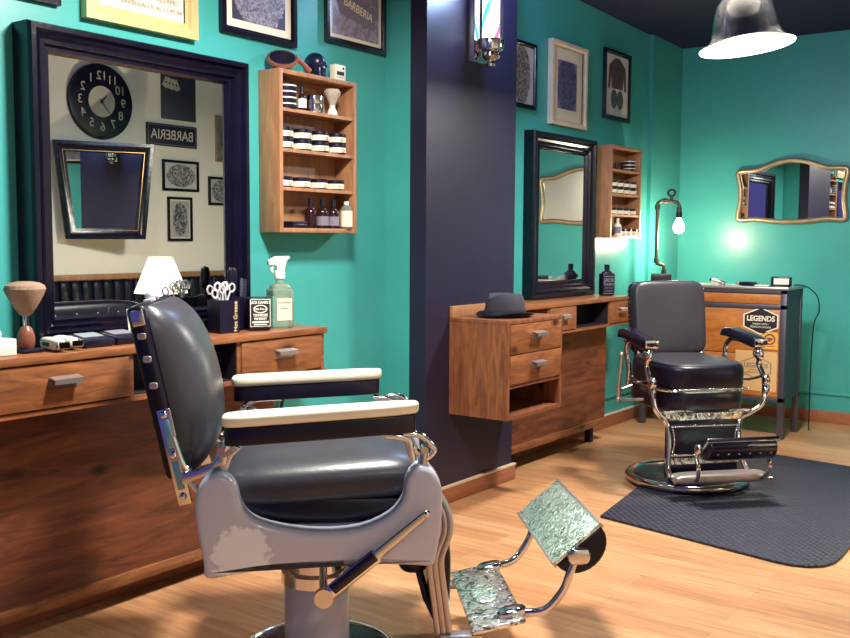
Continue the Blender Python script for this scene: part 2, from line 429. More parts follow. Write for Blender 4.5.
# ------------------------------------------------------------------ the room
W, XB, YR, X0 = 2.97, 7.35, -1.1, -2.2
struct(B().box(X0, XB+.1, YR-.1, W+.1, -.08, 0).obj('floor', 'floor'))
t = B()
t.box(X0, XB+.1, YR-.1, W+.1, 0, .1)
for v in t.bm.verts: v.co.z += 3.02-.0345*v.co.x if v.co.x > 0 else 3.02
struct(t.obj('ceiling', 'ceiling'))
struct(B().box(X0, XB+.1, W, W+.1, 0, 3.1).box(6.8, XB, W-.03, W, 0, 3.1).obj('wall_left', 'teal'))
struct(B().box(XB, XB+.1, YR-.1, W+.1, 0, 3.1).obj('wall_back', 'teal'))
struct(B().box(X0, XB+.1, YR-.1, YR, 0, 3.1).obj('wall_right', 'cream'))
struct(B().box(3.72, 4.52, 2.72, 2.815, 0, 3.1).obj('wall_column', 'navy_wall'))
struct(B().box(3.72, 4.52, 2.815, W, 0, 3.1).obj('wall_column_return', 'teal'))
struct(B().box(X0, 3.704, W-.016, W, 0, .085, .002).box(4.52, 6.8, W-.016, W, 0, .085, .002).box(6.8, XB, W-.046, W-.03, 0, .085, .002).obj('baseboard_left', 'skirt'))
struct(B().box(4.52, 6.8, W-.018, W, .085, .094).box(6.8, XB, W-.048, W-.03, .085, .094).obj('trim_1', 'skirt_white'))
struct(B().box(XB-.016, XB, YR, W-.03, 0, .085, .002).obj('baseboard_back', 'skirt'))
struct(B().box(3.704, 4.536, 2.704, 2.72, 0, .08, .002).box(3.704, 3.72, 2.72, W, 0, .08).box(4.52, 4.536, 2.72, W-.016, 0, .08).obj('baseboard_column', 'skirt'))
struct(B().box(3.702, 4.538, 2.702, 2.72, .08, .09).box(3.702, 3.72, 2.72, W, .08, .09).obj('trim_2', 'skirt_white'))
struct(B().box(XB-.012, XB, YR, W-.03, .2, .222, .003).box(4.52, 6.8, W-.012, W, .2, .222, .003).obj('trim_3', 'teal'))

# ------------------------------------------------------------------ framed mirrors
def frame_sweep(b, x0, x1, z0, z1, yw, prof):
    """rectangular picture-frame moulding. prof: list of (inset from outer edge, y offset towards the room)"""
    t = bmesh.new(); loops = []
    for ins, d in prof:
        loops.append([t.verts.new((x, yw-d, z)) for x, z in ((x0+ins, z0+ins), (x1-ins, z0+ins), (x1-ins, z1-ins), (x0+ins, z1-ins))])
    for a, c in zip(loops, loops[1:]):
        for k in range(4): t.faces.new((a[k], a[(k+1) % 4], c[(k+1) % 4], c[k]))
    bmesh.ops.recalc_face_normals(t, faces=t.faces[:])
    b._add(t); return b
BIGPROF = [(0, 0), (0, .085), (.006, .1), (.022, .1), (.03, .082), (.04, .09), (.05, .078), (.062, .082), (.07, .066), (.082, .07), (.092, .05), (.1, .048)]
def big_mirror(x0, x1, z0, z1, label, wfr, kd=1.):
    r = thing('wall_mirror', label, 'mirror', ((x0+x1)/2, W-.001, z0))
    k = wfr/.1; hw, h = (x1-x0)/2, z1-z0
    frame_sweep(B(), -hw, hw, 0, h, 0, [(i*k, d*kd) for i, d in BIGPROF]).obj('mirror_frame', 'blackframe', r, 20)
    B().box(-hw+wfr-.01, hw-wfr+.01, -.05*kd, -.046*kd, wfr-.01, h-wfr+.01).obj('mirror_glass', 'mirror', r)
    return r
big_mirror(1.805, 2.748, .9445, 1.985, 'large black framed wall mirror standing behind the near barber chair, reflecting a clock', .1)
big_mirror(5.03, 5.84, .9445, 1.94, 'black framed wall mirror on the far counter, right of the dark column', .115, .75)

# ------------------------------------------------------------------ pictures on the teal wall
def picture(name, x0, x1, z0, z1, label, fm, fw, art, group='framed pictures on the teal wall', matw=0., depth=.022, yw=W, flip=False, matm='paper', cat_='picture'):
    hw, h = (x1-x0)/2, z1-z0
    r = thing(name, label, cat_, ((x0+x1)/2, yw-.001 if not flip else yw+.001, z0+h/2), PI if flip else 0, group)
    frame_sweep(B(), -hw, hw, -h/2, h/2, 0, [(0, 0), (0, depth), (fw*.6, depth), (fw*.75, depth*.7), (fw, depth*.65)]).obj('frame', fm, r, 20)
    if matw:
        B().box(-hw+fw*.9, hw-fw*.9, -.009, -.004, -h/2+fw*.9, h/2-fw*.9).obj('mount', matm, r)
    B().box(-hw+fw*.9+matw, hw-fw*.9-matw, -.0112, -.006, -h/2+fw*.9+matw, h/2-fw*.9-matw).obj('print', art, r)
    return r
A = lambda n, pa, ik, sc, rx, rz: art_mat(n, pa, ik, sc, rx=rx, rz=rz)
picture('picture_frame', 1.56, 1.972, 2.065, 2.5, 'black framed picture at the top left corner above the near mirror', 'blackframe', .03, A('art_a', (200, 196, 190), (60, 56, 70), 24, .16, .18))
g = picture('picture_frame', 2.06, 2.548, 2.045, 2.42, 'wide gilt framed certificate above the near mirror', 'gilt', .055, 'paper', depth=.035)
B().text('CORAZON 2816 • PALERMO', .026, FRONT(.005, -.0125, -.066)).obj('printed_text', 'inkgrey', g)
B().text('WWW.BARBERIALOCAL.COM.AR', .0235, FRONT(.01, -.0125, -.098)).obj('printed_text', 'inkgrey', g)
p = picture('picture_frame', 2.68, 3.1, 2.105, 2.5, 'black framed engraving with pale side strips, above the tall jar shelf', 'blackframe', .03, A('art_b', (58, 54, 74), (150, 146, 160), 30, .15, .17), matw=.035)
p = picture('picture_frame', 3.29, 3.705, 2.165, 2.47, 'black framed picture of a lettered plaque, nearest the dark column', 'blackframe', .028, A('art_c', (104, 98, 124), (150, 146, 166), 12, .22, .2), matw=.02)
B().prism([(-.15, .06), (-.11, .1), (.13, .045), (.13, -.055), (-.11, -.01)], ((0, -.0135, .0), (1, 0, 0), (0, 0, 1), (0, 1, 0)), .002).obj('plaque', 'greypaper', p)
B().text('BARBERIA', .052, Matrix.Translation((.012, -.0142, .022)) @ Matrix.Rotation(math.radians(13), 4, 'Y') @ Matrix.Rotation(PI/2, 4, 'X'), sx=.9).obj('printed_text', 'paper', p)
picture('picture_frame', 4.82, 5.13, 2.062, 2.44, 'black framed print of an oval dark ornament, half hidden by the dark column', 'blackframe', .026, A('art_d', (186, 180, 176), (58, 52, 62), 34, .1, .17))
p = picture('picture_frame', 5.3, 5.76, 2.003, 2.51, 'white framed engraving with wide cream mount, above the far mirror', 'silverframe', .035, A('art_e', (128, 120, 150), (52, 46, 92), 26, .13, .18), matw=.075, depth=.035, matm='paper')
p.children[0].data.materials[0] = M['creamframe']
p = picture('picture_frame', 6.04, 6.44, 2.112, 2.575, 'black framed drawing of a tattooed torso, above the far wall shelf', 'blackframe', .03, 'artpaper')
B().prism([(-.06, .17), (-.025, .185), (.025, .185), (.06, .17), (.125, .13), (.14, -.02), (.115, -.03), (.095, .07), (.085, -.02), (-.085, -.02), (-.095, .07), (-.115, -.03), (-.14, -.02), (-.125, .13)], ((0, -.0125, 0), (1, 0, 0), (0, 0, 1), (0, 1, 0)), .001).obj('tattooed_torso', A('art_f', (120, 72, 78), (60, 40, 52), 30, .3, .4), p)
B().ball((-.045, -.0115, -.09), (.05, .0012, .065)).ball((.05, -.0115, -.09), (.05, .0012, .065)).obj('ornament', A('art_k', (120, 116, 118), (50, 46, 56), 40, .3, .4), p)

# ------------------------------------------------------------------ barber pole lamp on the column
r = thing('barber_pole_lamp', 'lit barber pole lamp with striped cylinder on the dark column', 'lamp', (4.1, 2.615, 2.26))
B().cyl((0, 0, 0), (0, 0, .55), .042, seg=28).obj('striped_cylinder', 'pole', r)
B().lathe([(.06, 0), (.062, .0), (.062, .55), (.06, .55)], seg=28).obj('glass_tube', 'pendglass', r)
B().lathe([(0, -.125), (.02, -.122), (.026, -.11), (.02, -.095), (.03, -.09), (.05, -.075), (.05, -.06), (.04, -.055), (.062, -.045), (.066, -.03), (.066, .004), (0, .004)]).obj('bottom_cap', 'chrome', r)
B().lathe([(0, .55), (.066, .55), (.066, .6), (.04, .64), (0, .66)]).obj('top_cap', 'chrome', r)
B().box(-.05, .05, .06, .107, -.1, .64, .01).box(-.02, .02, .03, .07, -.05, -.02).box(-.02, .02, .03, .07, .56, .6).obj('wall_plate', 'chrome', r)
lamp('pole_light', 'POINT', (0, -.1, .3), 34, (.42, .6, 1), r, shadow_soft_size=.06)

# ------------------------------------------------------------------ counters
def pull(b, x, y, z, w=.055, n=(0, -1)):
    """bent sheet-metal pull: sloping top and short front lip"""
    b.prism([(0, .006), (.034, .0), (.034, -.016), (.031, -.016), (.031, -.003), (.003, .002), (.003, -.03), (0, -.03)], ((x-w, y, z), (0, -1, 0), (0, 0, 1), (1, 0, 0)), 2*w)
    return b
def station(xa, xb, yf, drawers, gap, px0, px1, py, pz, label):
    r = thing('styling_counter', label, 'counter', (xa, W-.002, 0)); L = xb-xa; d = W-.002-yf
    B().box(0, L, -d-.012, 0, .918, .943, .003).obj('counter_top', 'orange', r)
    c = B().box(0, L, -d, 0, .76, .775).box(0, L, -.02, 0, .775, .918)
    for a, b in drawers:
        c.box(a-xa-.0, a-xa+.018, -d, -.02, .775, .918).box(b-xa-.018, b-xa, -d, -.02, .775, .918)
    c.obj('drawer_case', 'orange', r)
    B().box(gap[0]-xa, gap[1]-xa, -d+.12, -d+.13, .776, .917).box(gap[0]-xa, gap[0]-xa+.004, -d+.004, -d+.12, .776, .917).box(gap[1]-xa-.004, gap[1]-xa, -d+.004, -d+.12, .776, .917).box(gap[0]-xa, gap[1]-xa, -d+.02, -d+.12, .7752, .778).obj('recess_shade', 'dark_in', r)  # dark panels added to paint the shade inside the open recess
    for a, b in drawers:
        m = (a+b)/2-xa
        dr = B().box(a-xa+.02, b-xa-.02, -d-.006, -.03, .779, .914, .002).obj('drawer', 'orange', r)
        pull(B(), m, -d-.006, .868, .05).obj('drawer_pull', 'steel', dr)
    q = py-W+.002
    B().box(px0-xa, px1-xa, q, q+.02, pz, .76).obj('knee_panel', 'panel', r)
    B().box(px0-xa-.004, px1-xa+.004, q-.014, q+.02, pz, pz+.04, .002).obj('bottom_rail', 'orange', r)
    B().box(px1-xa-.02, px1-xa, q+.02, 0, pz, .76).obj('side_board', 'orange_y', r)
    B().box(px0-xa, px0-xa+.02, q+.02, 0, pz, .76).obj('side_board', 'orange_y', r)
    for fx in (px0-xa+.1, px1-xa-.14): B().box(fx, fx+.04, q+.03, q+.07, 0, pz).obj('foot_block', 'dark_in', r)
    return r
station(1.42, 2.975, 2.68, [(1.5, 2.03), (2.49, 2.965)], (2.03, 2.49), 1.42, 2.86, 2.86, .075, 'honey wood counter with knee panel under the large near mirror')
station(4.545, 5.95, 2.69, [(4.84, 5.19), (5.62, 5.945)], (5.19, 5.62), 4.6, 5.8, 2.79, .11, 'honey wood counter with knee panel under the far mirror')

r = thing('floating_cabinet', 'honey wood cabinet with two drawers hung on the dark column', 'cabinet', (3.92, 2.7205, 0))
c = B().box(0, .53, -.335, 0, .9, .92, .002).box(0, .018, -.335, 0, .445, .9).box(.512, .53, -.335, 0, .445, .9).box(.018, .512, -.335, 0, .445, .463).box(.018, .512, -.335, 0, .595, .61).box(.018, .512, -.015, 0, .463, .9)
c.obj('cabinet_body', 'orange_y', r)
B().box(0, .53, -.018, 0, .92, .975, .002).obj('back_board', 'shelfwood', r)
for z0, z1 in ((.613, .752), (.757, .897)):
    dr = B().box(.021, .509, -.341, -.03, z0, z1, .002).obj('drawer', 'orange', r)
    pull(B(), .265, -.341, z0+.093, .05).obj('drawer_pull', 'steel', dr)

# fedora on the floating cabinet
r = thing('fedora_hat', 'dark grey fedora hat lying on the floating cabinet', 'hat', (4.125, 2.53, .9205), math.radians(-20))
def hat():
    b = B(); t = bmesh.new(); seg = 36; rings = []
    for rr, z in ((.155, .008), (.15, .004), (.12, .002), (.098, .006), (.098, .006)):
        rings.append([t.verts.new((rr*.98*math.cos(2*PI*k/seg), rr*.84*math.sin(2*PI*k/seg), z+(.02*abs(math.sin(2*PI*k/seg))**2-.004+.004)*(rr > .13))) for k in range(seg)])
    for a, c_ in zip(rings, rings[1:]):
        for k in range(seg): t.faces.new((a[k], a[(k+1) % seg], c_[(k+1) % seg], c_[k]))
    bmesh.ops.solidify(t, geom=t.faces[:], thickness=.003)
    bmesh.ops.recalc_face_normals(t, faces=t.faces[:])
    b._add(t); b.obj('brim', 'greyglass', r)
    b = B(); t = bmesh.new(); rings = []
    for rr, z in ((.1, .004), (.099, .03), (.094, .07), (.088, .1), (.078, .116), (.055, .118), (.025, .108), (.006, .104)):
        row = []
        for k in range(seg):
            a = 2*PI*k/seg; x = rr*1.1*math.cos(a); y = rr*.9*math.sin(a)
            pin = max(0, math.cos(a))*max(0, z-.04)*.25
            y *= 1-pin*4
            zz = z-.022*max(0, z-.09)/.03*max(0, 1-(abs(y)/.05)) if z > .09 else z
            row.append(t.verts.new((x, y, zz)))
        rings.append(row)
    for a, c_ in zip(rings, rings[1:]):
        for k in range(seg): t.faces.new((a[k], a[(k+1) % seg], c_[(k+1) % seg], c_[k]))
    t.faces.new(rings[-1]); bmesh.ops.recalc_face_normals(t, faces=t.faces[:])
    b._add(t); b.obj('crown', 'greyglass', r)
    b = B(); t = bmesh.new()
    rings = [[t.verts.new((rr*1.1*math.cos(2*PI*k/seg), rr*.9*math.sin(2*PI*k/seg), z)) for k in range(seg)] for rr, z in ((.1025, .008), (.1015, .034))]
    for k in range(seg): t.faces.new((rings[0][k], rings[0][(k+1) % seg], rings[1][(k+1) % seg], rings[1][k]))
    b._add(t); b.obj('hat_band', 'hatband', r)
hat()

# ------------------------------------------------------------------ wall shelves and what stands on them
SH = [1.338, 1.511, 1.668, 1.832, 1.985]
def shelf(x0, x1, z0, z1, zs, label):
    r = thing('wall_shelf', label, 'shelf', (x0, W-.001, z0)); w = x1-x0; h = z1-z0
    B().box(0, .02, -.12, 0, 0, h, .001).box(w-.02, w, -.12, 0, 0, h, .001).box(.02, w-.02, -.12, 0, h-.018, h, .001).box(.02, w-.02, -.12, 0, 0, .018, .001).obj('shelf_case', 'shelfwood', r)
    B().box(.02, w-.02, -.008, 0, .018, h-.018).obj('back_panel', 'shelfwood', r)
    for z in zs: B().box(.02, w-.02, -.115, -.008, z-z0-.014, z-z0).obj('shelf_board', 'shelfwood', r)
shelf(2.89, 3.372, 1.325, 1.985, SH[1:4], 'tall open wooden wall shelf of jars, right of the near mirror')
SH2 = [1.333, 1.472, 1.61, 1.77]
shelf(5.95, 6.43, 1.315, 1.925, SH2[1:4], 'small open wooden wall shelf, right of the far mirror')

def jar_proto(lab, grp, band='label', rad=.042, h=.044):
    r = thing('pomade_jar', lab, 'jar', (0, 0, 0), 0, grp)
    B().lathe([(0, 0), (rad*.96, 0), (rad, .004), (rad, h*.68), (rad*.94, h*.72), (0, h*.72)], seg=20).obj('jar_body', 'black', r)
    B().lathe([(rad+.0006, h*.12), (rad+.0006, h*.62)], seg=20).obj('jar_label', band, r)
    B().lathe([(rad*.98, h*.72), (rad, h*.74), (rad, h*.97), (rad*.96, h), (0, h)], seg=20).obj('jar_lid', 'black', r)
    B().text('o', .03, FRONT(0, -rad-.0012, h*.37)).obj('jar_mark', 'inkgrey', r)
    return r
cols = ['leftmost', 'second', 'third', 'rightmost']
jx = [2.962, 3.062, 3.162, 3.262]
J = None; W2 = W-.075
for k in range(4):
    for lv in range(2):
        lb = f'cream labelled jar, {cols[k]} of the {"upper" if lv else "lower"} layer, second compartment of near wall shelf'
        loc = (jx[k]+.008*k-.005, W2-.002*k, SH[2]+.0005+lv*.0445)
        if J is None: J = jar_proto(lb, 'pomade jars in the near wall shelf'); J.location = loc
        else: dup(J, loc, random.uniform(-.3, .3), lb)
for k in range(4):
    dup(J, (jx[k]+.01*k-.01, W2+.002*k, SH[1]+.0005), random.uniform(-.3, .3), f'cream labelled jar, {cols[k]} in the single row, third compartment of near wall shelf')
# top compartment
T = None
for k, nm in enumerate(('bottom', 'second', 'third', 'top')):
    lb = f'flat black tin, {nm} of the stack of four in the near wall shelf'
    loc = (2.968, W2-.005, SH[3]+.0005+k*.0245)
    if T is None:
        T = thing('pomade_tin', lb, 'tin', loc, 0, 'stacked black tins')
        B().lathe([(0, 0), (.043, 0), (.044, .002), (.044, .013), (0, .013)], seg=20).obj('tin_body', 'black', T)
        B().lathe([(.0448, .013), (.0452, .014), (.0452, .0235), (.043, .024), (0, .024)], seg=20).obj('tin_lid', 'black', T)
        B().lathe([(.0457, .0155), (.0457, .0205)], seg=20).obj('tin_stripe', 'white', T)
    else: dup(T, loc, 0, lb)
def bottle(name, label, loc, r0, h, bodym, capm, labm=None, group=None, neck=.35, lz=(.12, .5), capn='cap', seg=18):
    r = thing(name, label, 'bottle', loc, 0, group)
    hb = h*(1-neck); hn = h*.8
    B().lathe([(0, 0), (r0*.95, 0), (r0, .003), (r0, hb*.85), (r0*.8, hb), (r0*.36, hb*1.12), (r0*.33, hn), (0, hn)], seg=seg).obj('bottle_body', bodym, r)
    B().lathe([(r0*.42, hn-.004), (r0*.42, h), (0, h)], seg=12).obj(capn, capm, r)
    if labm: B().lathe([(r0+.0006, h*lz[0]), (r0+.0006, h*lz[1])], seg=seg).obj('bottle_label', labm, r)
    return r
bottle('dropper_bottle', 'small dropper bottle with white label in the top compartment of the near wall shelf', (3.06, W2-.01, SH[3]+.0005), .019, .1, 'brownglass', 'black', 'white')
S = None
for k, nm in enumerate(('lower', 'upper')):
    lb = f'round silver tin, {nm} of the two stacked in the near wall shelf'
    loc = (3.142, W2, SH[3]+.0005+k*.036)
    if S is None:
        S = thing('silver_tin', lb, 'tin', loc, 0, 'stacked silver tins')
        B().lathe([(0, 0), (.042, 0), (.043, .002), (.043, .02), (0, .02)], seg=22).obj('tin_body', 'chrome', S)
        B().lathe([(.044, .0205), (.044, .034), (.041, .0355), (0, .0355)], seg=22).obj('tin_lid', 'chrome', S)
    else: dup(S, loc, 0, lb)
r = thing('shaving_brush', 'pale shaving brush standing in the top compartment of the near wall shelf', 'brush', (3.25, W2-.01, SH[3]+.0005))
B().lathe([(0, 0), (.022, 0), (.024, .004), (.02, .02), (.012, .035), (.013, .045), (0, .045)]).obj('brush_handle', 'white', r)
B().lathe([(.013, .044), (.024, .07), (.036, .09), (.038, .1), (.028, .113), (0, .118)]).obj('bristles', 'bristleg', r)
# bottom compartment
r = thing('flat_box', 'flat black box lying in the bottom compartment of the near wall shelf', 'box', (3.015, W2-.01, 1.3435))
B().box(-.045, .045, -.03, .03, 0, .018, .003).obj('box_base', 'black', r); B().box(-.046, .046, -.031, .031, .018, .028, .003).obj('box_lid', 'blackmatte', r)
for k, x in enumerate((3.105, 3.18, 3.25)):
    bottle('tonic_bottle', f'dark brown tonic bottle, {["left", "middle", "right"][k]} of the three in the near wall shelf', (x, W2-.015, 1.3435), .026, .125, 'brownglass', 'black', 'greypaper' if k else None, 'brown tonic bottles', lz=(.1, .42))
bottle('lotion_bottle', 'white labelled bottle with white cap, bottom right corner of the near wall shelf', (3.32, W2-.03, 1.3435), .027, .12, 'glass', 'white', 'label', neck=.2, lz=(.08, .66))
# on top of the shelf
zt = 1.9855
r = thing('hand_mirror', 'round dark mirror with beaded rim lying tilted on top of the near wall shelf', 'mirror', (2.962, W-.068, zt))
mx = Matrix.Translation((0, 0, .046)) @ Matrix.Rotation(math.radians(-40), 4, 'Z') @ Matrix.Rotation(math.radians(40), 4, 'X')
B().lathe([(0, -.008), (.058, -.008), (.066, 0), (.064, .008), (.055, .01), (0, .01)], mx=mx, seg=32).obj('mirror_body', 'handle_wood', r)
B().lathe([(0, .0105), (.05, .0105), (.052, .0125), (0, .0125)], mx=mx, seg=32).obj('dark_glass', 'black', r)
b = B()
for k in range(26): b.ball(mx @ Vector((.056*math.cos(2*PI*k/26), .056*math.sin(2*PI*k/26), .011)), .0045, 8)
b.obj('beaded_rim', 'chrome', r)
B().tube([(.045, -.03, .06), (.085, -.035, .038), (.12, -.04, .0125)], [.012, .01, .013], 10).obj('handle', 'handle_wood', r)
r = thing('skull_figurine', 'blue black skull figurine on top of the near wall shelf', 'figurine', (3.165, W-.062, zt))
def skull():
    b = B(); b.ball((0, 0, .062), (.041, .05, .044), 24).sup((0, -.028, .026), (.026, .024, .027), .6, .7)
    b.obj('cranium', 'skull', r)
    B().ball((-.016, -.045, .05), (.011, .008, .012)).ball((.016, -.045, .05), (.011, .008, .012)).ball((0, -.052, .034), (.005, .004, .008)).obj('eye_socket', 'black', r)
    B().sup((0, -.034, .009), (.024, .018, .009), .5, .6).obj('jaw', 'skull', r)
skull()
r = thing('card_box', 'small cream card box on top of the near wall shelf, right of the skull', 'box', (3.315, W-.06, zt))
B().box(-.034, .034, -.016, .016, 0, .075, .001).obj('carton', 'paper', r)
B().box(-.024, .024, -.0168, -.016, .03, .046).box(.014, .024, -.0168, -.016, .056, .066).box(-.026, .026, -.0168, -.016, .02, .0215).obj('print', 'ink', r)

# far shelf contents (small in the photograph)
for k in range(4):
    for lv in range(2):
        dup(J, (6.05+k*.1, W2, SH2[2]+.0005+lv*.0445), 0, f'cream labelled jar, {cols[k]} of the {"upper" if lv else "lower"} layer in the far wall shelf')['group'] = 'pomade jars in the far wall shelf'
for k in range(4):
    dup(J, (6.05+k*.1, W2, SH2[1]+.0005), 0, f'cream labelled jar, {cols[k]} of the single row in the far wall shelf')['group'] = 'pomade jars in the far wall shelf'
for k, nm in enumerate(('bottom', 'middle', 'top')):
    dup(T, (6.32, W2, SH2[3]+.0005+k*.0245), 0, f'flat black tin, {nm} of the stack of three in the far wall shelf')['group'] = 'black tins in the far wall shelf'
r = thing('sunglasses', 'dark folded spectacles in the top compartment of the far wall shelf', 'glasses', (6.12, W2-.02, SH2[3]+.0005))
for sx in (-1, 1):
    B().tube([(sx*.034+.026*math.cos(2*PI*k/20), 0, .03+.022*math.sin(2*PI*k/20)) for k in range(20)], .003, 8, True).obj('rim', 'black', r)
    B().tube([(sx*.06, 0, .035), (sx*.06, .05, .032), (sx*.058, .09, .012)], .0025).obj('temple', 'black', r)
B().tube([(-.01, 0, .034), (0, -.003, .038), (.01, 0, .034)], .0025).obj('bridge', 'black', r)
bottle('pump_bottle', 'white nozzle bottle in the bottom compartment of the far wall shelf', (6.12, W2-.02, SH2[0]+.0005), .024, .115, 'white', 'white', 'greypaper')
for k in range(3):
    dup(J, (6.2+.092*k, W2, SH2[0]+.0005), 0, f'cream labelled jar, {["left", "middle", "right"][k]} of three at the bottom of the far wall shelf')['group'] = 'pomade jars in the far wall shelf'

# ------------------------------------------------------------------ things on the near counter
ZC = .9435
r = thing('paper_box', 'small white box with a crumpled tissue at the left end of the near counter', 'box', (1.6, 2.765, ZC))
B().box(-.06, .05, -.03, .03, 0, .05, .003).obj('carton', 'white', r)
b = B().sup((-.03, 0, .06), (.045, .026, .02), .8, .9)
for v in b.bm.verts: v.co += Vector((random.uniform(-.004, .004), random.uniform(-.004, .004), random.uniform(-.006, .006)))
b.obj('tissue', 'white', r)
r = thing('powder_brush', 'big tan fluffy brush standing on its wooden knob on the near counter', 'brush', (1.715, 2.79, ZC))
B().box(-.035, .036, -.045, .04, 0, .012, .004).obj('tray', 'black', r)
B().lathe([(0, .012), (.02, .012), (.026, .026), (.026, .05), (.02, .07), (.012, .08), (0, .08)]).obj('brush_handle', 'handle_wood', r)
B().cyl((0, 0, .078), (0, 0, .118), .008, .009).obj('ferrule', 'chrome', r)
B().lathe([(.012, .113), (.02, .12), (.034, .14), (.047, .162), (.058, .184), (.062, .196), (.058, .207), (.044, .215), (.024, .219), (0, .22)], seg=36).obj('bristles', 'bristle', r)
def clipper(label, x, y, rz, m):
    r = thing('hair_clipper', label, 'clipper', (x, y, ZC), rz, 'clippers on the near counter')
    B().sup((0, 0, .021), (.07, .021, .02), .6, .7).obj('clipper_body', m, r)
    B().box(.062, .082, -.02, .02, .01, .032, .004).obj('blade', 'chrome', r)
    B().box(-.03, .02, -.0225, -.018, .015, .027, .002).obj('side_switch', 'black', r)
    B().tube(cat([(-.068, 0, .02), (-.08, .0, .012), (-.085, .006, .006), (-.08, .012, .004)], 5), .004, 8).obj('cord', 'black', r)
clipper('white hair clipper lying beside the big tan brush, left of two', 1.79, 2.765, -PI/2-.15, 'white')
clipper('slimmer white hair clipper lying right of the other clipper', 1.845, 2.782, -PI/2-.1, 'white')
def gadget(name, label, x, y, scr):
    r = thing(name, label, 'device', (x, y, ZC), .05)
    mx = Matrix.Rotation(math.radians(9), 4, 'X')
    B().box(-.058, .058, -.05, .05, .009, .034, .007, mx).box(-.05, .05, .02, .045, 0, .02).box(-.05, .05, -.045, -.02, 0, .006).obj('case', 'black', r)
    B().box(-.04, .04, -.01, .042, .034, .036, 0, mx).obj('screen', scr, r)
gadget('card_reader', 'black card reader with pale screen on the near counter', 1.935, 2.775, 'screen')
gadget('payment_terminal', 'black payment terminal with dull screen, nearest the chair back on the near counter', 2.06, 2.785, 'greypaper')
o = B().tube(cat([(2.15, 2.868, 1.05), (2.152, 2.862, .995), (2.14, 2.84, .955), (2.125, 2.82, .9475)], 6), .0032, 8).obj('charging_cable', 'white')
tag(o, 'thin white cable dropping in front of the mirror beside the chair back', 'cable')

CX, CY = 2.535, 2.8
r = thing('pencil_cup', 'black square cup of scissors with gold lettering on the near counter', 'cup', (CX, CY, ZC), -.1)
b = B()
for a in ((-.045, .045, -.04, -.036), (-.045, .045, .036, .04), (-.045, -.041, -.036, .036), (.041, .045, -.036, .036)): b.box(*a, .003, .125)
b.box(-.045, .045, -.04, .04, 0, .004)
b.obj('cup_body', 'black', r)
B().text('Hot Grease', .024, Matrix.Translation((.026, -.0408, .062)) @ Matrix.Rotation(PI/2, 4, 'X') @ Matrix.Rotation(PI/2, 4, 'Z')).obj('cup_lettering', 'gold', r)
def scissors(label, x, y, rx, ry, rz):
    r = thing('scissors', label, 'scissors', (x, y, ZC+.01), 0, 'scissors in the black cup', (rx, ry, rz))
    for sx in (-1, 1):
        B().tube([(sx*.02+.0135*math.cos(2*PI*k/16), 0, .163+.0155*math.sin(2*PI*k/16)) for k in range(16)], .0036, 8, True).tube([(sx*.014, 0, .15), (sx*.004, 0, .115), (-sx*.002, sx*.001, .09), (-sx*.004, sx*.001, .005)], [.0032, .0035, .004, .001], 8).obj('scissor_blade', 'white' if 0 else 'bright', r)
    return r
scissors('scissors with the lowest rings in the black cup, leaning far left', CX+.026, CY-.022, .0, -.44, .0)
scissors('scissors leaning left with upright rings in the black cup', CX+.014, CY+.02, .0, -.26, .0)
scissors('tallest upright scissors in the middle of the black cup', CX+.002, CY+.006, .0, -.04, .0)
scissors('scissors leaning right in the black cup', CX-.008, CY-.008, .0, .15, .0)
r = thing('comb', 'dark grey comb standing in the tall black holder', 'comb', (2.672, 2.845, ZC), .2, None, (0, .06, .2))
b = B().box(-.02, -.006, -.003, .003, .02, .2, .002)
for k in range(30): b.box(-.006, .02, -.0015, .0015, .024+k*.0058, .0272+k*.0058)
b.obj('comb_body', 'greymetal', r)
r = thing('brush_holder', 'tall black holder with a dark brush, between the cup and the dark bottle', 'holder', (2.627, 2.842, ZC))
b = B()
for a in ((-.03, .03, -.025, -.022), (-.03, .03, .022, .025), (-.03, -.027, -.022, .022), (.027, .03, -.022, .022)): b.box(*a, .002, .13)
b.box(-.03, .03, -.025, .025, 0, .004)
b.obj('holder_body', 'black', r)
B().sup((-.008, .0, .2), (.02, .012, .045), .6, .7).cyl((-.008, 0, .006), (-.008, 0, .16), .006).obj('hairbrush', 'leatherdk', r)
# square dark bottle
r = thing('whiskey_bottle_jar', 'squat dark square bottle with black and white label on the near counter', 'bottle', (2.692, 2.78, ZC), -.5)
B().sup((0, 0, .064), (.043, .041, .064), .12, .2).obj('bottle_body', 'black', r)
B().box(-.04, .04, -.0418, -.041, .016, .122).obj('bottle_label', 'white', r)
B().box(-.0375, .0375, -.0423, -.0415, .0185, .1195).obj('label_panel', 'ink', r)
b = B().text("JACK DANIEL'S", .0145, FRONT(0, -.0428, .109), sx=.8, bold=.03)
b.tube([(.026*math.cos(2*PI*k/24), -.0426, .084+.014*math.sin(2*PI*k/24)) for k in range(24)], .002, 6, True)
b.text('Old No.7', .012, FRONT(0, -.0428, .084), bold=.02).text('TENNESSEE', .0135, FRONT(0, -.0428, .06), sx=.85, bold=.03).text('WHISKEY', .0135, FRONT(0, -.0428, .046), sx=.9, bold=.03).box(-.032, .032, -.0428, -.0422, .03, .037).box(-.026, .026, -.0428, -.0422, .022, .026)
b.obj('label_print', 'white', r)
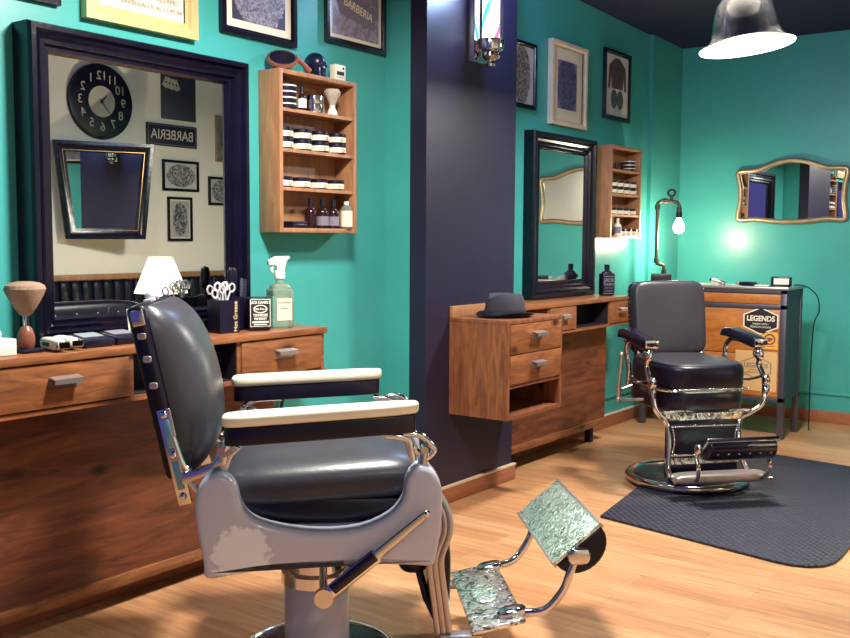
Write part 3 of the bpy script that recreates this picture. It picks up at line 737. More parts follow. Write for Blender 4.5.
# spray bottle
r = thing('spray_bottle', 'clear square spray bottle with cream label and white trigger on the near counter', 'bottle', (2.836, 2.80, ZC), -.45)
B().sup((0, 0, .078), (.046, .046, .078), .12, .2).sup((0, 0, .15), (.04, .04, .028), .7, .5).cyl((0, 0, .17), (0, 0, .205), .016).obj('bottle_body', 'glass', r)
B().box(-.028, .034, -.0472, -.0464, .03, .118).obj('bottle_label', 'label', r)
B().text("JACK DANIEL'S", .011, FRONT(.003, -.0478, .102), sx=.75).text('TENNESSEE', .006, FRONT(.003, -.0478, .078)).text('*', .01, FRONT(.003, -.0478, .09)).obj('label_print', 'inkgrey', r)
b = B().lathe([(0, .196), (.021, .196), (.022, .215), (.02, .225), (.012, .23), (0, .23)], seg=20)
b.prism([(-.05, .0), (-.05, .018), (-.02, .034), (.035, .036), (.042, .028), (.03, .02), (.022, 0), (.018, -.022), (-.014, -.022), (-.016, -.004), (-.028, -.002)], ((0, -.012, .25), (1, 0, 0), (0, 0, 1), (0, 1, 0)), .024, .004)
b.obj('spray_head', 'white', r)
B().tube(cat([(-.022, 0, .252), (-.034, 0, .236), (-.03, 0, .218)], 5), [.006]*10+[.004], 8, flat=(1, 1)).obj('trigger', 'white', r)
o = B().tube(cat([(2.98, 2.9, .95), (3.03, 2.93, .94), (3.06, 2.945, .88), (3.055, 2.95, .82), (3.03, 2.955, .7), (2.97, 2.955, .45), (2.94, 2.955, .1), (2.94, 2.94, .006)], 6), .007, 8).obj('power_cord', 'black')
tag(o, 'black power cord hanging off the right end of the near counter', 'cord')

# far counter bottle
r = thing('aftershave_bottle', 'black square bottle with pale print on the far counter, right of the far mirror', 'bottle', (5.815, 2.8, ZC), -.7)
B().sup((0, 0, .072), (.044, .035, .072), .15, .25).sup((0, 0, .14), (.032, .026, .02), .7, .5).cyl((0, 0, .15), (0, 0, .17), .016).obj('bottle_body', 'black', r)
B().cyl((0, 0, .17), (0, 0, .2), .018).obj('cap', 'black', r)
b = B().box(-.034, .034, -.0365, -.0358, .012, .016).box(-.034, .034, -.0365, -.0358, .122, .126)
b.text("JACK", .03, FRONT(0, -.037, .1), bold=.03).text("DANIEL'S", .018, FRONT(0, -.037, .073), bold=.03).text('Old No.7', .015, FRONT(0, -.037, .05)).text('WHISKEY', .0145, FRONT(0, -.037, .03))
b.obj('label_print', 'greypaper', r)

# ------------------------------------------------------------------ the dresser and its things
DX, DY0, DY1, DD, DZ = 6.5, 1.855, 2.86, .37, 1.0
r = thing('dresser', 'steel framed amber wood dresser with stickers behind the far barber chair', 'dresser', (DX, 0, 0))
b = B()
for y in (DY0, DY1-.04):
    for x in (0, DD-.04): b.box(x, x+.04, y, y+.04, 0, DZ-.02, .002)
for z in (DZ-.045, .855, .245):
    b.box(0, .03, DY0, DY1, z, z+.03, .002).box(DD-.03, DD, DY0, DY1, z, z+.03, .002)
b.obj('steel_frame', 'darksteel', r)
B().box(-.01, DD+.01, DY0-.01, DY1+.01, DZ-.018, DZ, .003).obj('dresser_top', 'steel', r)
B().box(.03, DD-.02, DY0+.006, DY0+.016, .26, DZ-.02).box(.03, DD-.02, DY1-.016, DY1-.006, .26, DZ-.02).box(DD-.03, DD-.02, DY0+.04, DY1-.04, .26, DZ-.02).box(.03, DD-.03, DY0+.02, DY1-.02, .26, .27).obj('side_panel', 'greymetal', r)
B().box(.006, .03, DY0+.042, DY1-.042, .888, DZ-.048, .002).obj('drawer', 'dresswood', r)
B().box(.006, .03, DY0+.042, DY1-.042, .555, .852, .002).obj('drawer', 'dresswood', r)
B().box(.006, .03, DY0+.042, DY1-.042, .277, .55, .002).obj('drawer', 'dresswood', r)
# stickers
def hexs(w, h): return [(-w, h*.45), (0, h), (w, h*.45), (w, -h*.45), (0, -h), (-w, -h*.45)]
def badge(y, z, w, h, edge, field, ink, xo, lab):
    st = B().prism(hexs(w, h), ((xo, y, z), (0, -1, 0), (0, 0, 1), (-1, 0, 0)), .001).obj('sticker', edge, r); st['label'] = lab
    B().prism(hexs(w*.92, h*.9), ((xo-.001, y, z), (0, -1, 0), (0, 0, 1), (-1, 0, 0)), .0006).obj('sticker_field', field, st)
    B().text('LEGENDS', w*.42, FACEX(xo-.0022, y, z+h*.16), sx=.9, bold=.03).text('BARBER SUPPLY', w*.13, FACEX(xo-.0022, y, z-h*.22)).text('PREMIUM GOODS', w*.15, FACEX(xo-.0022, y, z-h*.44)).obj('sticker_text', ink, st)
badge(2.02, .775, .115, .092, 'paper', 'ink', 'paper', .0055, 'dark hexagonal sticker with white lettering')
st = B().box(.0045, .0055, 1.905, 2.01, .592, .705).obj('sticker', 'yellow', r); st['label'] = 'small mustard square sticker with a round emblem'
B().tube([(.004, 1.957+.032*math.cos(2*PI*k/24), .657+.032*math.sin(2*PI*k/24)) for k in range(24)], .006, 6, True, (.12, 1)).prism([(-.017, .012), (.013, .012), (.024, .006), (.013, -.004), (.008, -.014), (-.012, -.014)], ((.0045, 1.957, .657), (0, -1, 0), (0, 0, 1), (-1, 0, 0)), .0008).box(.0036, .0045, 1.925, 1.99, .609, .613).obj('sticker_emblem', 'handle_wood', st)
st = B().box(.0035, .0055, 1.905, 2.18, .31, .575).obj('sticker', 'tan', r); st['label'] = 'large tan sheet with a faded hexagonal badge'
badge(2.04, .465, .1, .078, 'inkgrey', 'tan', 'inkgrey', .0033, 'faded hexagonal badge')

# pipe lamp
LX, LY = 6.67, 2.79
r = thing('pipe_lamp', 'iron pipe desk lamp with tap and glowing bulb on the dresser', 'lamp', (LX, LY, DZ+.0005), math.radians(-64))
B().box(-.07, .07, -.05, .05, 0, .062, .004).obj('lamp_base', 'black', r)
pts = [(0.02, 0, .06), (.02, 0, .1), (.015, 0, .125), (-.01, 0, .13), (-.03, 0, .135), (-.035, 0, .16), (-.035, 0, .2), (-.035, 0, .53), (-.033, 0, .565), (-.01, 0, .58), (.02, 0, .58), (.07, 0, .575), (.1, 0, .57), (.115, 0, .55), (.115, 0, .5)]
B().tube(pts, .013, 12).obj('pipe', 'pipe', r)
b = B()
for a, c in (((.02, 0, .062), (.02, 0, .09)), ((-.035, 0, .14), (-.035, 0, .17)), ((-.035, 0, .52), (-.035, 0, .555)), ((.0, 0, .58), (.03, 0, .58)), ((.115, 0, .5), (.115, 0, .535))): B().cyl(a, c, .019, seg=14).obj('pipe_fitting', 'pipe', r)
B().cyl((.06, 0, .575), (.06, 0, .62), .012).tube([(.06+.024*math.cos(2*PI*k/20), 0, .637+.022*math.sin(2*PI*k/20)) for k in range(20)], .008, 8, True).obj('tap_handle', 'pipe', r)
B().cyl((.115, 0, .46), (.115, 0, .5), .022).obj('bulb_socket', 'black', r)
B().lathe([(.014, .46), (.02, .445), (.036, .415), (.04, .39), (.033, .365), (.015, .352), (0, .35)], (.115, 0, 0)).obj('bulb', 'bulb', r)
lamp('bulb_light', 'POINT', (.115, -.0, .31), 22, (1, .82, .56), r, shadow_soft_size=.05)

o = B()
r = thing('razor', 'small silver razor lying on the dresser beside the pipe lamp', 'razor', (6.61, 2.54, DZ+.0005), .4)
B().cyl((-.05, 0, .008), (.04, 0, .012), .006).obj('razor_handle', 'chrome', r); B().box(.04, .055, -.022, .022, .004, .02, .004).obj('razor_head', 'black', r)
clip2 = thing('hair_trimmer', 'silver and black trimmer lying in the middle of the dresser top', 'clipper', (6.61, 2.35, DZ+.0005), .9)
B().sup((0, 0, .02), (.075, .022, .019), .6, .7, Matrix.Rotation(-.15, 4, 'Y')).obj('trimmer_body', 'steel', clip2); B().box(.062, .085, -.018, .018, .022, .042, .003).obj('trimmer_blade', 'black', clip2)
r = thing('hair_trimmer', 'flat dark trimmer lying near the right end of the dresser top', 'clipper', (6.6, 2.145, DZ+.0005), 1.5)
B().sup((0, 0, .014), (.065, .024, .0135), .6, .7).obj('trimmer_body', 'leatherdk', r); B().box(.055, .075, -.018, .018, .006, .022, .003).obj('trimmer_blade', 'steel', r)
r = thing('card_stack', 'small pale card stack lying flat on the dresser top', 'cards', (6.58, 2.04, DZ+.0005), .1)
B().box(-.02, .02, -.045, .045, 0, .01, .001).obj('cards', 'paper', r)
r = thing('digital_clock', 'small black box device with white display on the dresser right corner', 'device', (6.64, 1.935, DZ+.0005), math.radians(-80))
B().box(-.065, .065, -.025, .025, 0, .065, .008).obj('case', 'black', r); B().box(-.045, .05, -.0265, -.025, .014, .054).obj('display', 'white', r)
o = B().tube(cat([(6.73, 1.875, 1.0075), (6.78, 1.85, 1.0075), (6.84, 1.815, .99), (6.9, 1.77, .93), (6.92, 1.76, .83), (6.92, 1.79, .74), (6.92, 1.8, .5), (6.92, 1.8, .006)], 6), .004, 8).obj('power_cord', 'black')
tag(o, 'thin black cord looping off the right end of the dresser', 'cord')

# wavy mirror on the back wall
r = thing('wavy_mirror', 'champagne framed mirror with wavy outline on the back wall', 'mirror', (XB-.001, 2.09, 1.655))
out = [(-.39, .15), (-.34, .165), (-.25, .17), (-.12, .215), (0, .235), (.12, .215), (.25, .17), (.34, .165), (.395, .15), (.375, .05), (.37, -.06), (.385, -.17), (.37, -.205), (.26, -.2), (.12, -.215), (0, -.22), (-.12, -.215), (-.26, -.2), (-.37, -.205), (-.385, -.17), (-.37, -.06), (-.375, .05)]
oc = cat([(a, c, 0) for a, c in out], 4, True)
B().prism([(q.x, q.y) for q in oc], ((0, 0, 0), (0, 1, 0), (0, 0, 1), (-1, 0, 0)), .012).obj('backing', 'handle_wood', r)
B().tube([(-.02, q.x*.985, q.y*.975) for q in oc], .019, 10, True).obj('mirror_frame', 'silverframe', r)
B().prism([(q.x*.96, q.y*.93) for q in oc], ((-.012, 0, 0), (0, 1, 0), (0, 0, 1), (-1, 0, 0)), .004).obj('mirror_glass', 'mirror', r)

# ------------------------------------------------------------------ pendant lamps
def pendant(label, x, y, z, e, vis, tilt=(0, 0)):
    r = thing('pendant_lamp', label, 'lamp', (x, y, z), 0, 'glass pendant lamps', (tilt[0], tilt[1], 0))
    B().lathe([(.22, 0), (.19, .022), (.166, .05), (.158, .1), (.148, .16), (.13, .21), (.1, .245), (.06, .27)], seg=40).obj('glass_shade', 'pendglass', r)
    B().tube([(.221*math.cos(2*PI*k/48), .221*math.sin(2*PI*k/48), 0) for k in range(48)], .005, 8, True).obj('shade_rim', 'diffuser', r)
    B().lathe([(0, .045), (.12, .035), (.214, .006), (.216, .0), (.17, -.01), (0, -.018)], seg=40).obj('lit_diffuser', 'diffuser', r)
    B().lathe([(0, .4), (.02, .4), (.03, .36), (.04, .29), (.066, .27), (.066, .255), (0, .255)]).obj('lamp_holder', 'chrome', r)
    ch = 3.02-.0345*x-z
    B().cyl((0, 0, .39), (-tilt[1]*ch, tilt[0]*ch, ch), .005).obj('flex', 'black', r)
    lamp('pendant_light', 'AREA', (0, 0, -.04), e, (1, .95, .88), r, shape='DISK', size=.32)
    return r
pendant('lit glass pendant lamp hanging over the far barber chair', 4.86, 1.62, 2.245, 62, True, (-.11, -.035))
pendant('lit glass pendant lamp over the near barber chair, outside the photo top edge', 2.25, 1.8, 2.5, 76, False)
pendant('added fill lamp shaped as a glass pendant, by the cream wall, behind the camera position', .6, -.45, 2.55, 13, False)  # unseen lamp added as fill light on the near chair

# ------------------------------------------------------------------ floor mat
r = B().prism([(q.x, q.y) for q in []] or [(4.135, 2.0), (5.95, 2.25), (6.05, 2.2), (5.9, 1.05), (5.8, .98), (4.5, .95), (4.2, .94), (4.1, .945), (4.03, .97), (3.985, 1.02), (3.966, 1.08), (3.97, 1.15)], ((0, 0, .0005), (1, 0, 0), (0, 1, 0), (0, 0, 1)), .012, .003, 2).obj('floor_mat', 'mat')
tag(r, 'dark diamond tread rubber mat on the wood floor under the far chair', 'mat')

# ------------------------------------------------------------------ barber chairs
def foot_unit(r, xs, zs, xp, zp, hw, ph, px=.125, pz=.105, step_m='ornate', bottom_m='ornate2'):
    """step plate with two curved arms carrying a flip-over leg rest. xs, zs: step rear edge; xp, zp: low rear edge of the leg rest"""
    st = B().box(xs, xs+.16, -.255, .255, zs-.012, zs+.004, .005, Matrix.Translation((xs, 0, zs)) @ Matrix.Rotation(-.2, 4, 'Y') @ Matrix.Translation((-xs, 0, -zs))).obj('step_plate', step_m, r)
    B().sup((xs+.075, 0, zs+.02), (.04, .08, .007), .5, .8, Matrix.Rotation(-.2, 4, 'Y')).obj('step_badge', 'ornate2', st)
    for sy in (-1, 1):
        B().sup((xs+.125, sy*.2, zs+.036), (.045, .03, .016), .7, .8, Matrix.Rotation(-.2, 4, 'Y')).obj('arm_mount', 'chrome', r)
        B().tube(cat([(xs+.13, sy*.2, zs+.036), (xs+.19, sy*.22, zs+.04), (xp-.01, sy*.235, zs+.06), (xp+.03, sy*.245, (zs+zp)/2+.02), (xp+.045, sy*.25, zp-.03), (xp+.06, sy*.25, zp+.012)], 6), .0125, 12).obj('leg_rest_arm', 'chrome', r)
        B().sup((xp+.068, sy*(hw+.004), zp+.03), (.034, .014, .026), .7, .8).obj('arm_bracket', 'chrome', r)
    a = math.atan2(pz, px); L = math.hypot(px, pz)
    mx = Matrix.Translation((xp, 0, zp)) @ Matrix.Rotation(-a, 4, 'Y')
    B().box(0, L, -hw, hw, 0, .012, .003, mx).obj('leg_rest_plate', bottom_m, r)
    B().box(-.004, .004, -hw-.003, hw+.003, -.004, .014, .002, mx).box(L-.004, L+.004, -hw-.003, hw+.003, -.004, .014, .002, mx).obj('plate_edge', 'steel', r)
    b = B(); n = 14
    b.prism([(L*.02+0*n, 0)]+[(L/2-L*.48*math.cos(PI*k/n), -.012-ph*math.sin(PI*k/n)) for k in range(n+1)]+[(L*.98, 0)], (mx @ Vector((0, -hw+.006, 0)), mx.to_3x3() @ Vector((1, 0, 0)), mx.to_3x3() @ Vector((0, 0, 1)), (0, 1, 0)), 2*hw-.012, .012)
    return b.obj('leg_rest_cushion', 'leatherdk', r)

def cushion_back(xb, zb, xt, zt, hw, T, n=20, m=16):
    """backrest cushion: flat rear on the line (xb,zb)-(xt,zt), domed front"""
    b = B(); t = bmesh.new()
    d = Vector((xt-xb, 0, zt-zb)); nrm = Vector((d.z, 0, -d.x)).normalized()
    fr, bk = [], []
    for i in range(n+1):
        u = -math.cos(PI*i/n); row, rowb = [], []
        for j in range(m+1):
            v = -math.cos(PI*j/m)
            w = hw*(1-.12*max(0, abs(u)-.72)**2/.08)
            base = Vector((xb, v*w, zb))+d*(u+1)/2
            th = T*(.18+.82*max(0, 1-abs(u)**2.3)**.62)*max(0, 1-abs(v)**3.4)**.5
            row.append(t.verts.new(base+nrm*th)); rowb.append(t.verts.new(base))
        fr.append(row); bk.append(rowb)
    for i in range(n):
        for j in range(m):
            t.faces.new((fr[i][j], fr[i][j+1], fr[i+1][j+1], fr[i+1][j])); t.faces.new((bk[i][j], bk[i+1][j], bk[i+1][j+1], bk[i][j+1]))
    bmesh.ops.remove_doubles(t, verts=t.verts[:], dist=1e-5)
    for e in [e for e in t.edges if e.is_boundary]: pass
    bmesh.ops.holes_fill(t, edges=[e for e in t.edges if e.is_boundary], sides=0)
    bmesh.ops.recalc_face_normals(t, faces=t.faces[:])
    return b._add(t)

# ---- near chair: porcelain sides
r = thing('barber_chair', 'near vintage barber chair with grey porcelain sides and white armrests', 'chair', (2.2, 2.02, 0), math.radians(-48))
B().lathe([(0, 0), (.235, 0), (.24, .008), (.235, .02), (.14, .034), (.105, .05), (0, .05)], seg=48).obj('base', 'leatherdk', r)
B().tube([(.236*math.cos(2*PI*k/64), .236*math.sin(2*PI*k/64), .015) for k in range(64)], .013, 10, True).obj('base_ring', 'chrome', r)
B().lathe([(.12, .03), (.104, .045), (.1, .07), (.1, .255), (.095, .262), (0, .262)], seg=40).obj('pedestal', 'porc', r)
B().lathe([(.1, .245), (.11, .248), (.11, .282), (.098, .286), (.09, .288), (.09, .345), (.112, .35), (.112, .41), (.08, .412)], seg=40).obj('collar', 'chrome', r)
SIDE = [(-.293, .382), (-.302, .43), (-.314, .5), (-.322, .57), (-.317, .62), (-.297, .655), (-.262, .67), (-.228, .656), (-.21, .625), (-.2, .585), (-.17, .545), (-.095, .518), (.012, .504), (.12, .511), (.2, .545), (.238, .59), (.247, .64), (.264, .672), (.292, .684), (.325, .666), (.345, .62), (.347, .56), (.34, .48), (.33, .42), (.316, .4), (.26, .403), (.15, .409), (.0, .407), (-.12, .402), (-.22, .39)]
so = [(q.x, q.y) for q in cat([(a, c, 0) for a, c in SIDE], 3, True)]
B().prism(so, ((0, -.29, 0), (1, 0, 0), (0, 0, 1), (0, -1, 0)), .075, .018, 5).obj('side_frame', 'porcchip', r, 60)
B().prism(so, ((0, .365, 0), (1, 0, 0), (0, 0, 1), (0, -1, 0)), .075, .018, 5).obj('side_frame', 'porc', r, 60)
B().box(-.27, .3, -.3, .3, .415, .5, .02).obj('seat_frame', 'porc', r)
B().box(-.25, .3, -.278, .278, .5, .575, .02).obj('seat_base', 'leatherdk', r)
B().sup((.02, 0, .61), (.3, .288, .085), .72, .3, Matrix.Rotation(-.06, 4, 'Y'), 56, 28).obj('seat_cushion', 'leather', r)
B().tube(cat([(.31, -.26, .565), (.325, 0, .565), (.31, .26, .565)], 6), .006, 8).obj('seat_trim', 'chrome', r)
# backrest
XB0, ZB0, XT0, ZT0 = -.36, .635, -.463, 1.112
cushion_back(XB0, ZB0, XT0, ZT0, .235, .118).obj('backrest', 'leather', r)
d = Vector((XT0-XB0, 0, ZT0-ZB0)); Lb = d.length; ang = math.atan2(-d.x, d.z)
bmx = Matrix.Translation((XB0, 0, ZB0)) @ Matrix.Rotation(-ang, 4, 'Y')
bf = B().box(-.055, 0, -.245, .245, .0, Lb+.008, .018, bmx, 3).obj('back_frame', 'leatherdk', r)
for sy in (-1, 1):
    sp = B().box(-.036, .002, sy*.245-.004, sy*.245+.004, -.075, .2, .002, bmx).obj('side_plate', 'chrome', bf)
    for za, zb in ((-.03, .05), (.09, .17)): B().box(-.027, -.008, sy*.251-.002, sy*.251+.002, za, zb, .001, bmx).obj('side_inlay', 'paleblue', bf)
    for z in (-.05, .07, .185): B().ball(bmx @ Vector((-.018, sy*.25, z)), (.011, .005, .011)).obj('frame_stud', 'chrome', bf)
    for z in (.27, .345, .41): B().sup(bmx @ Vector((-.027, sy*.246, z)), (.012, .004, .009), .5, .5).obj('frame_stud', 'steel', bf)
    B().box(-.045, -.008, sy*.245-.004, sy*.245+.004, Lb-.05, Lb-.004, .004, bmx).obj('frame_corner', 'chrome', bf)
B().box(-.04, -.008, -.05, .05, Lb+.002, Lb+.014, .005, bmx).ball(bmx @ Vector((-.02, 0, Lb+.02)), (.022, .022, .016)).obj('headrest_socket', 'bright', bf)
for sy in (-1, 1):
    B().tube(cat([bmx @ Vector((-.006, sy*.248, .12)), bmx @ Vector((.006, sy*.25, .03)), bmx @ Vector((.04, sy*.252, .005)), (-.29, sy*.255, .665), (-.268, sy*.26, .70), (-.262, sy*.265, .735)], 6), .007, 8).obj('back_rail', 'chrome', r)
    B().prism([(-.362, .662), (-.32, .672), (-.285, .686), (-.262, .712), (-.25, .735), (-.22, .74), (-.2, .73), (-.225, .705), (-.24, .66), (-.285, .655), (-.36, .632)], ((0, sy*.305+.012, 0), (1, 0, 0), (0, 0, 1), (0, -1, 0)), .024, .005).cyl((-.25, sy*.305-.02, .722), (-.25, sy*.305+.02, .722), .016).tube([(-.345, sy*.3, .64), (-.31, sy*.305, .6), (-.29, sy*.31, .585)], .009, 8).obj('hinge_bracket', 'chrome', r)
# arms
def arm_outline(n=36):
    return [(.012+.268*math.copysign(abs(math.cos(2*PI*k/n))**.35, math.cos(2*PI*k/n)), math.copysign(abs(math.sin(2*PI*k/n))**.6, math.sin(2*PI*k/n))*(.043-.012*(math.cos(2*PI*k/n)))) for k in range(n)]
for sy in (-1, 1):
    sl = Vector((1, 0, .06)) if sy < 0 else Vector((.94, 0, .04)); ax = .004 if sy < 0 else -.045; az = -.006 if sy < 0 else .003
    ar = B().prism([(x*.97, y*.9) for x, y in arm_outline()], ((ax, sy*.325, .763+az), sl, (0, 1, 0), (0, 0, 1)), .05, .004).obj('armrest', 'armdark', r)
    B().prism(arm_outline(), ((ax, sy*.325, .813+az), sl, (0, 1, 0), (0, 0, 1)), .034, .012, 4).obj('armrest_top', 'porcw', ar, 50)
    for cx_ in (-.16, .16): B().cyl((ax+cx_, sy*.325, .84+az+cx_*.04), (ax+cx_, sy*.325, .8485+az+cx_*.04), .01).obj('cap_screw', 'porcw', ar)
    B().tube(cat([(.19, sy*.33, .762), (.25, sy*.33, .752), (.262, sy*.33, .715), (.268, sy*.33, .69)], 6), .011, 10).tube(cat([(.24, sy*.33, .765), (.285, sy*.33, .762), (.32, sy*.33, .73), (.325, sy*.33, .718), (.308, sy*.33, .7), (.285, sy*.33, .71), (.268, sy*.33, .73)], 6), .009, 10).cyl((.298, sy*.33-.02, .722), (.298, sy*.33+.02, .722), .011).cyl((.295, sy*.33, .68), (.298, sy*.33, .715), .014).obj('arm_bracket', 'chrome', r)
    B().tube(cat([(-.25, sy*.31, .69), (-.24, sy*.315, .735), (-.21, sy*.32, .76), (-.12, sy*.325, .765)], 6), .012, 10).obj('arm_bracket', 'chrome', r)
# lever
B().tube(cat([(.02, -.09, .33), (.02, -.22, .325), (.022, -.385, .332)], 4), .012, 10).cyl((.022, -.378, .332), (.022, -.402, .332), .026).tube([(.03, -.39, .338), (.165, -.392, .446)], .016, 8, flat=(1.3, .5)).tube([(.16, -.392, .442), (.3, -.392, .558)], [.012, .008], 8, flat=(1.2, .6)).ball((.3, -.392, .558), .011).obj('recline_lever', 'chrome', r)
B().tube([(.045, -.398, .355), (.16, -.4, .447)], .012, 8, flat=(1.2, .4)).obj('lever_grip', 'armdark', r)
# footrest
for sy in (-1, 1):
    b = B()
    for k in (-1, 0, 1):
        ln = cat([(.3, 0, .585), (.345, 0, .548), (.368, 0, .5), (.37, 0, .45), (.352, 0, .4), (.345, 0, .355), (.358, 0, .25), (.37, 0, .15)], 6)
        nn = [(ln[min(i+1, len(ln)-1)]-ln[max(i-1, 0)]).normalized() for i in range(len(ln))]
        b.tube([(q.x-n_.z*k*.0165, sy*.215, q.z+n_.x*k*.0165) for q, n_ in zip(ln, nn)], .0095, 8)
    b.box(.36, .48, sy*.215-.024, sy*.215+.024, .13, .148, .004)
    b.obj('footrest_hanger', 'steel', r)
B().sup((.365, 0, .31), (.035, .19, .12), .5, .35).obj('calf_panel', 'leatherdk', r)
B().sup((.29, -.1, .36), (.05, .06, .06), .7, .8).tube([(.3, -.1, .33), (.33, -.12, .22), (.37, -.14, .14)], .012, 10).obj('footrest_pivot', 'black', r)
foot_unit(r, .45, .165, .69, .357, .262, .072, .136, .116)

# ---- far chair: black with chrome
r = thing('barber_chair', 'far black leather barber chair with chrome frame standing by the dresser', 'chair', (5.035, 1.935, .0), math.radians(-132))
B().lathe([(0, .013), (.29, .013), (.298, .03), (.27, .045), (.16, .06), (.115, .085), (.1, .16), (0, .16)], seg=56).obj('base', 'black', r)
B().tube([(.302*math.cos(2*PI*k/72), .302*math.sin(2*PI*k/72), .036) for k in range(72)], .022, 12, True).obj('base_ring', 'chrome', r)
B().cyl((0, 0, .15), (0, 0, .4), .095, seg=32).obj('pedestal', 'black', r)
B().sup((0, -.02, .485), (.285, .24, .065), .3, .55, None, 48, 20).obj('seat_shell', 'armdark', r)
B().sup((.01, -.02, .605), (.29, .238, .078), .35, .55, None, 48, 24).obj('seat_cushion', 'leatherdk', r)
b = B(); b.sup((.01, -.02, .662), (.272, .225, .024), .5, .55, None, 48, 20); b.obj('seat_top', 'leatherbr', r)  # lighter top layer paints the glare on the black seat
ring = [(.29*math.copysign(abs(math.cos(2*PI*k/60))**.52, math.cos(2*PI*k/60)), .245*math.copysign(abs(math.sin(2*PI*k/60))**.52, math.sin(2*PI*k/60))-.02, .54) for k in range(60)]
B().tube(ring, .009, 8, True).obj('seat_trim', 'chrome', r)
b = B()
for k in range(34): b.ball((.298, -.2+.38*k/33, .552), .0055, 8)
b.obj('trim_bead', 'chrome', r)
bk = B().sup((-.27, 0, .87), (.055, .212, .205), .28, .3, Matrix.Rotation(-.14, 4, 'Y'), 40, 28).obj('backrest', 'leatherbr', r)
bf = B().sup((-.305, 0, .87), (.03, .212, .2), .2, .25, Matrix.Rotation(-.14, 4, 'Y')).obj('back_frame', 'black', r)
b = B()
for k in range(14):
    z = .72+.31*k/13
    for sy in (-1, 1): b.ball((-.275-.14*(z-.87), sy*.2245, z), .005, 8)
b.obj('upholstery_nail', 'chrome', bk)
B().box(-.27, -.22, -.2, -.17, .5, .72, .006).box(-.27, -.22, .17, .2, .5, .72, .006).obj('back_support', 'chrome', r)
for sy in (-1, 1):
    ar = B().prism([(-.19, .775), (-.16, .822), (-.08, .83), (.15, .802), (.18, .796), (.186, .748), (.15, .742), (-.1, .775)], ((0, sy*.305+.035, 0), (1, 0, 0), (0, 0, 1), (0, -1, 0)), .07, .012, 3).obj('armrest', 'armdark', r, 50)
    B().box(.186, .196, sy*.305-.036, sy*.305+.036, .752, .795, .004).box(-.12, .17, sy*.305-.02, sy*.305+.02, .757, .765).obj('arm_trim', 'chrome', ar)
    B().tube(cat([(.165, sy*.305, .755), (.18, sy*.31, .71), (.16, sy*.315, .66), (.2, sy*.32, .6), (.235, sy*.315, .54), (.255, sy*.295-.015, .46), (.262, sy*.25-.035, .42), (.265, sy*.21-.05, .395), (.275, sy*.195-.05, .35), (.29, sy*.195-.05, .24), (.31, sy*.21-.045, .16), (.335, sy*.225-.03, .115)], 6), [.02 if 6 < i < 10 or 20 < i < 26 else .014 for i in range(67)], 10).obj('side_bar', 'chrome', r)
    B().sup((.16, sy*.31, .715), (.03, .026, .03), .8, .9).obj('bar_boss', 'chrome', r)
    B().sup((.235, sy*.315, .58), (.022, .02, .03), .8, .9).obj('bar_boss', 'chrome', r)
    B().tube(cat([(-.1, sy*.3, .765), (-.14, sy*.295, .735), (-.15, sy*.29, .68), (-.13, sy*.285, .6), (-.15, sy*.28, .52)], 6), .014, 10).tube([(.2, sy*.315, .6), (.1, sy*.3, .57), (-.05, sy*.29, .555)], .008, 8).obj('rear_bar', 'chrome', r)
B().box(.255, .275, -.26, .17, .392, .43, .004).tube(cat([(.265, -.29, .43), (.27, -.03, .444), (.265, .22, .43)], 6), .009, 8).obj('ornate_apron', 'ornate', r)
pd = B().box(.262, .285, -.23, .13, .21, .372, .008).obj('apron_pad', 'leatherdk', r)
b = B()
for k in range(30):
    y = -.225+.35*k/29
    b.ball((.289, y, .365), .0058, 8); b.ball((.289, y, .218), .0058, 8)
for k in range(12):
    z = .222+.14*k/11
    for sy in (-1, 1): b.ball((.289, sy*(.178-.012*math.sin(PI*k/11))-.05, z), .0058, 8)
b.obj('pad_nail', 'chrome', pd)
B().box(.258, .272, -.255, .155, .165, .2, .004).obj('ornate_rail', 'ornate', r)
B().box(.25, .262, -.25, .15, .1, .4, .003).obj('apron_back', 'black', r)
# rest hangs lower and nearer than on the near chair
B().sup((.36, 0, .118), (.05, .255, .026), .5, .25).obj('foot_bar', 'steel', r)
B().cyl((.39, -.26, .11), (.39, .27, .11), .012).obj('foot_rod', 'chrome', r)
OY = .06
for sy, yy in ((-1, -.16), (1, .2)):
    B().tube(cat([(.39, yy, .115), (.43, yy, .125), (.46, yy+.01*sy, .16), (.465, yy+.012*sy, .2), (.44, yy+.012*sy, .24), (.45, yy+.005*sy, .275)], 6), .011, 10).obj('leg_rest_arm', 'chrome', r)
    B().sup((.455, yy+.012*sy, .28), (.028, .014, .03), .7, .8).obj('arm_bracket', 'chrome', r)
mx = Matrix.Translation((.43, .03, .245)) @ Matrix.Rotation(-math.radians(42), 4, 'Y')
B().box(0, .135, -.185, .185, 0, .012, .003, mx).obj('leg_rest_plate', 'ornate2', r)
B().box(.129, .141, -.19, .19, -.008, .016, .003, mx).obj('plate_edge', 'chrome', r)
cu = B().prism([(.004, 0)]+[(.0675-.0635*math.cos(PI*k/12), -.008-.05*math.sin(PI*k/12)) for k in range(13)]+[(.131, 0)], (mx @ Vector((0, -.178, 0)), mx.to_3x3() @ Vector((1, 0, 0)), mx.to_3x3() @ Vector((0, 0, 1)), (0, 1, 0)), .356, .01).obj('leg_rest_cushion', 'armdark', r)
b = B()
for k in range(6):
    b.ball(mx @ Vector((.1, -.14+.056*k, -.052)), .005, 8)
b.obj('upholstery_nail', 'chrome', cu)
# pump lever on the chair's right side
B().tube(cat([(-.1, -.28, .52), (-.09, -.35, .5), (-.075, -.365, .52), (-.055, -.368, .6), (-.04, -.368, .69)], 6), .01, 10).ball((-.04, -.368, .695), (.016, .014, .016)).tube([(-.085, -.362, .45), (-.075, -.365, .53)], .012).ball((-.085, -.362, .45), .017).tube([(-.085, -.362, .452), (.0, -.34, .46), (.06, -.28, .47)], .008).obj('pump_lever', 'steel', r)

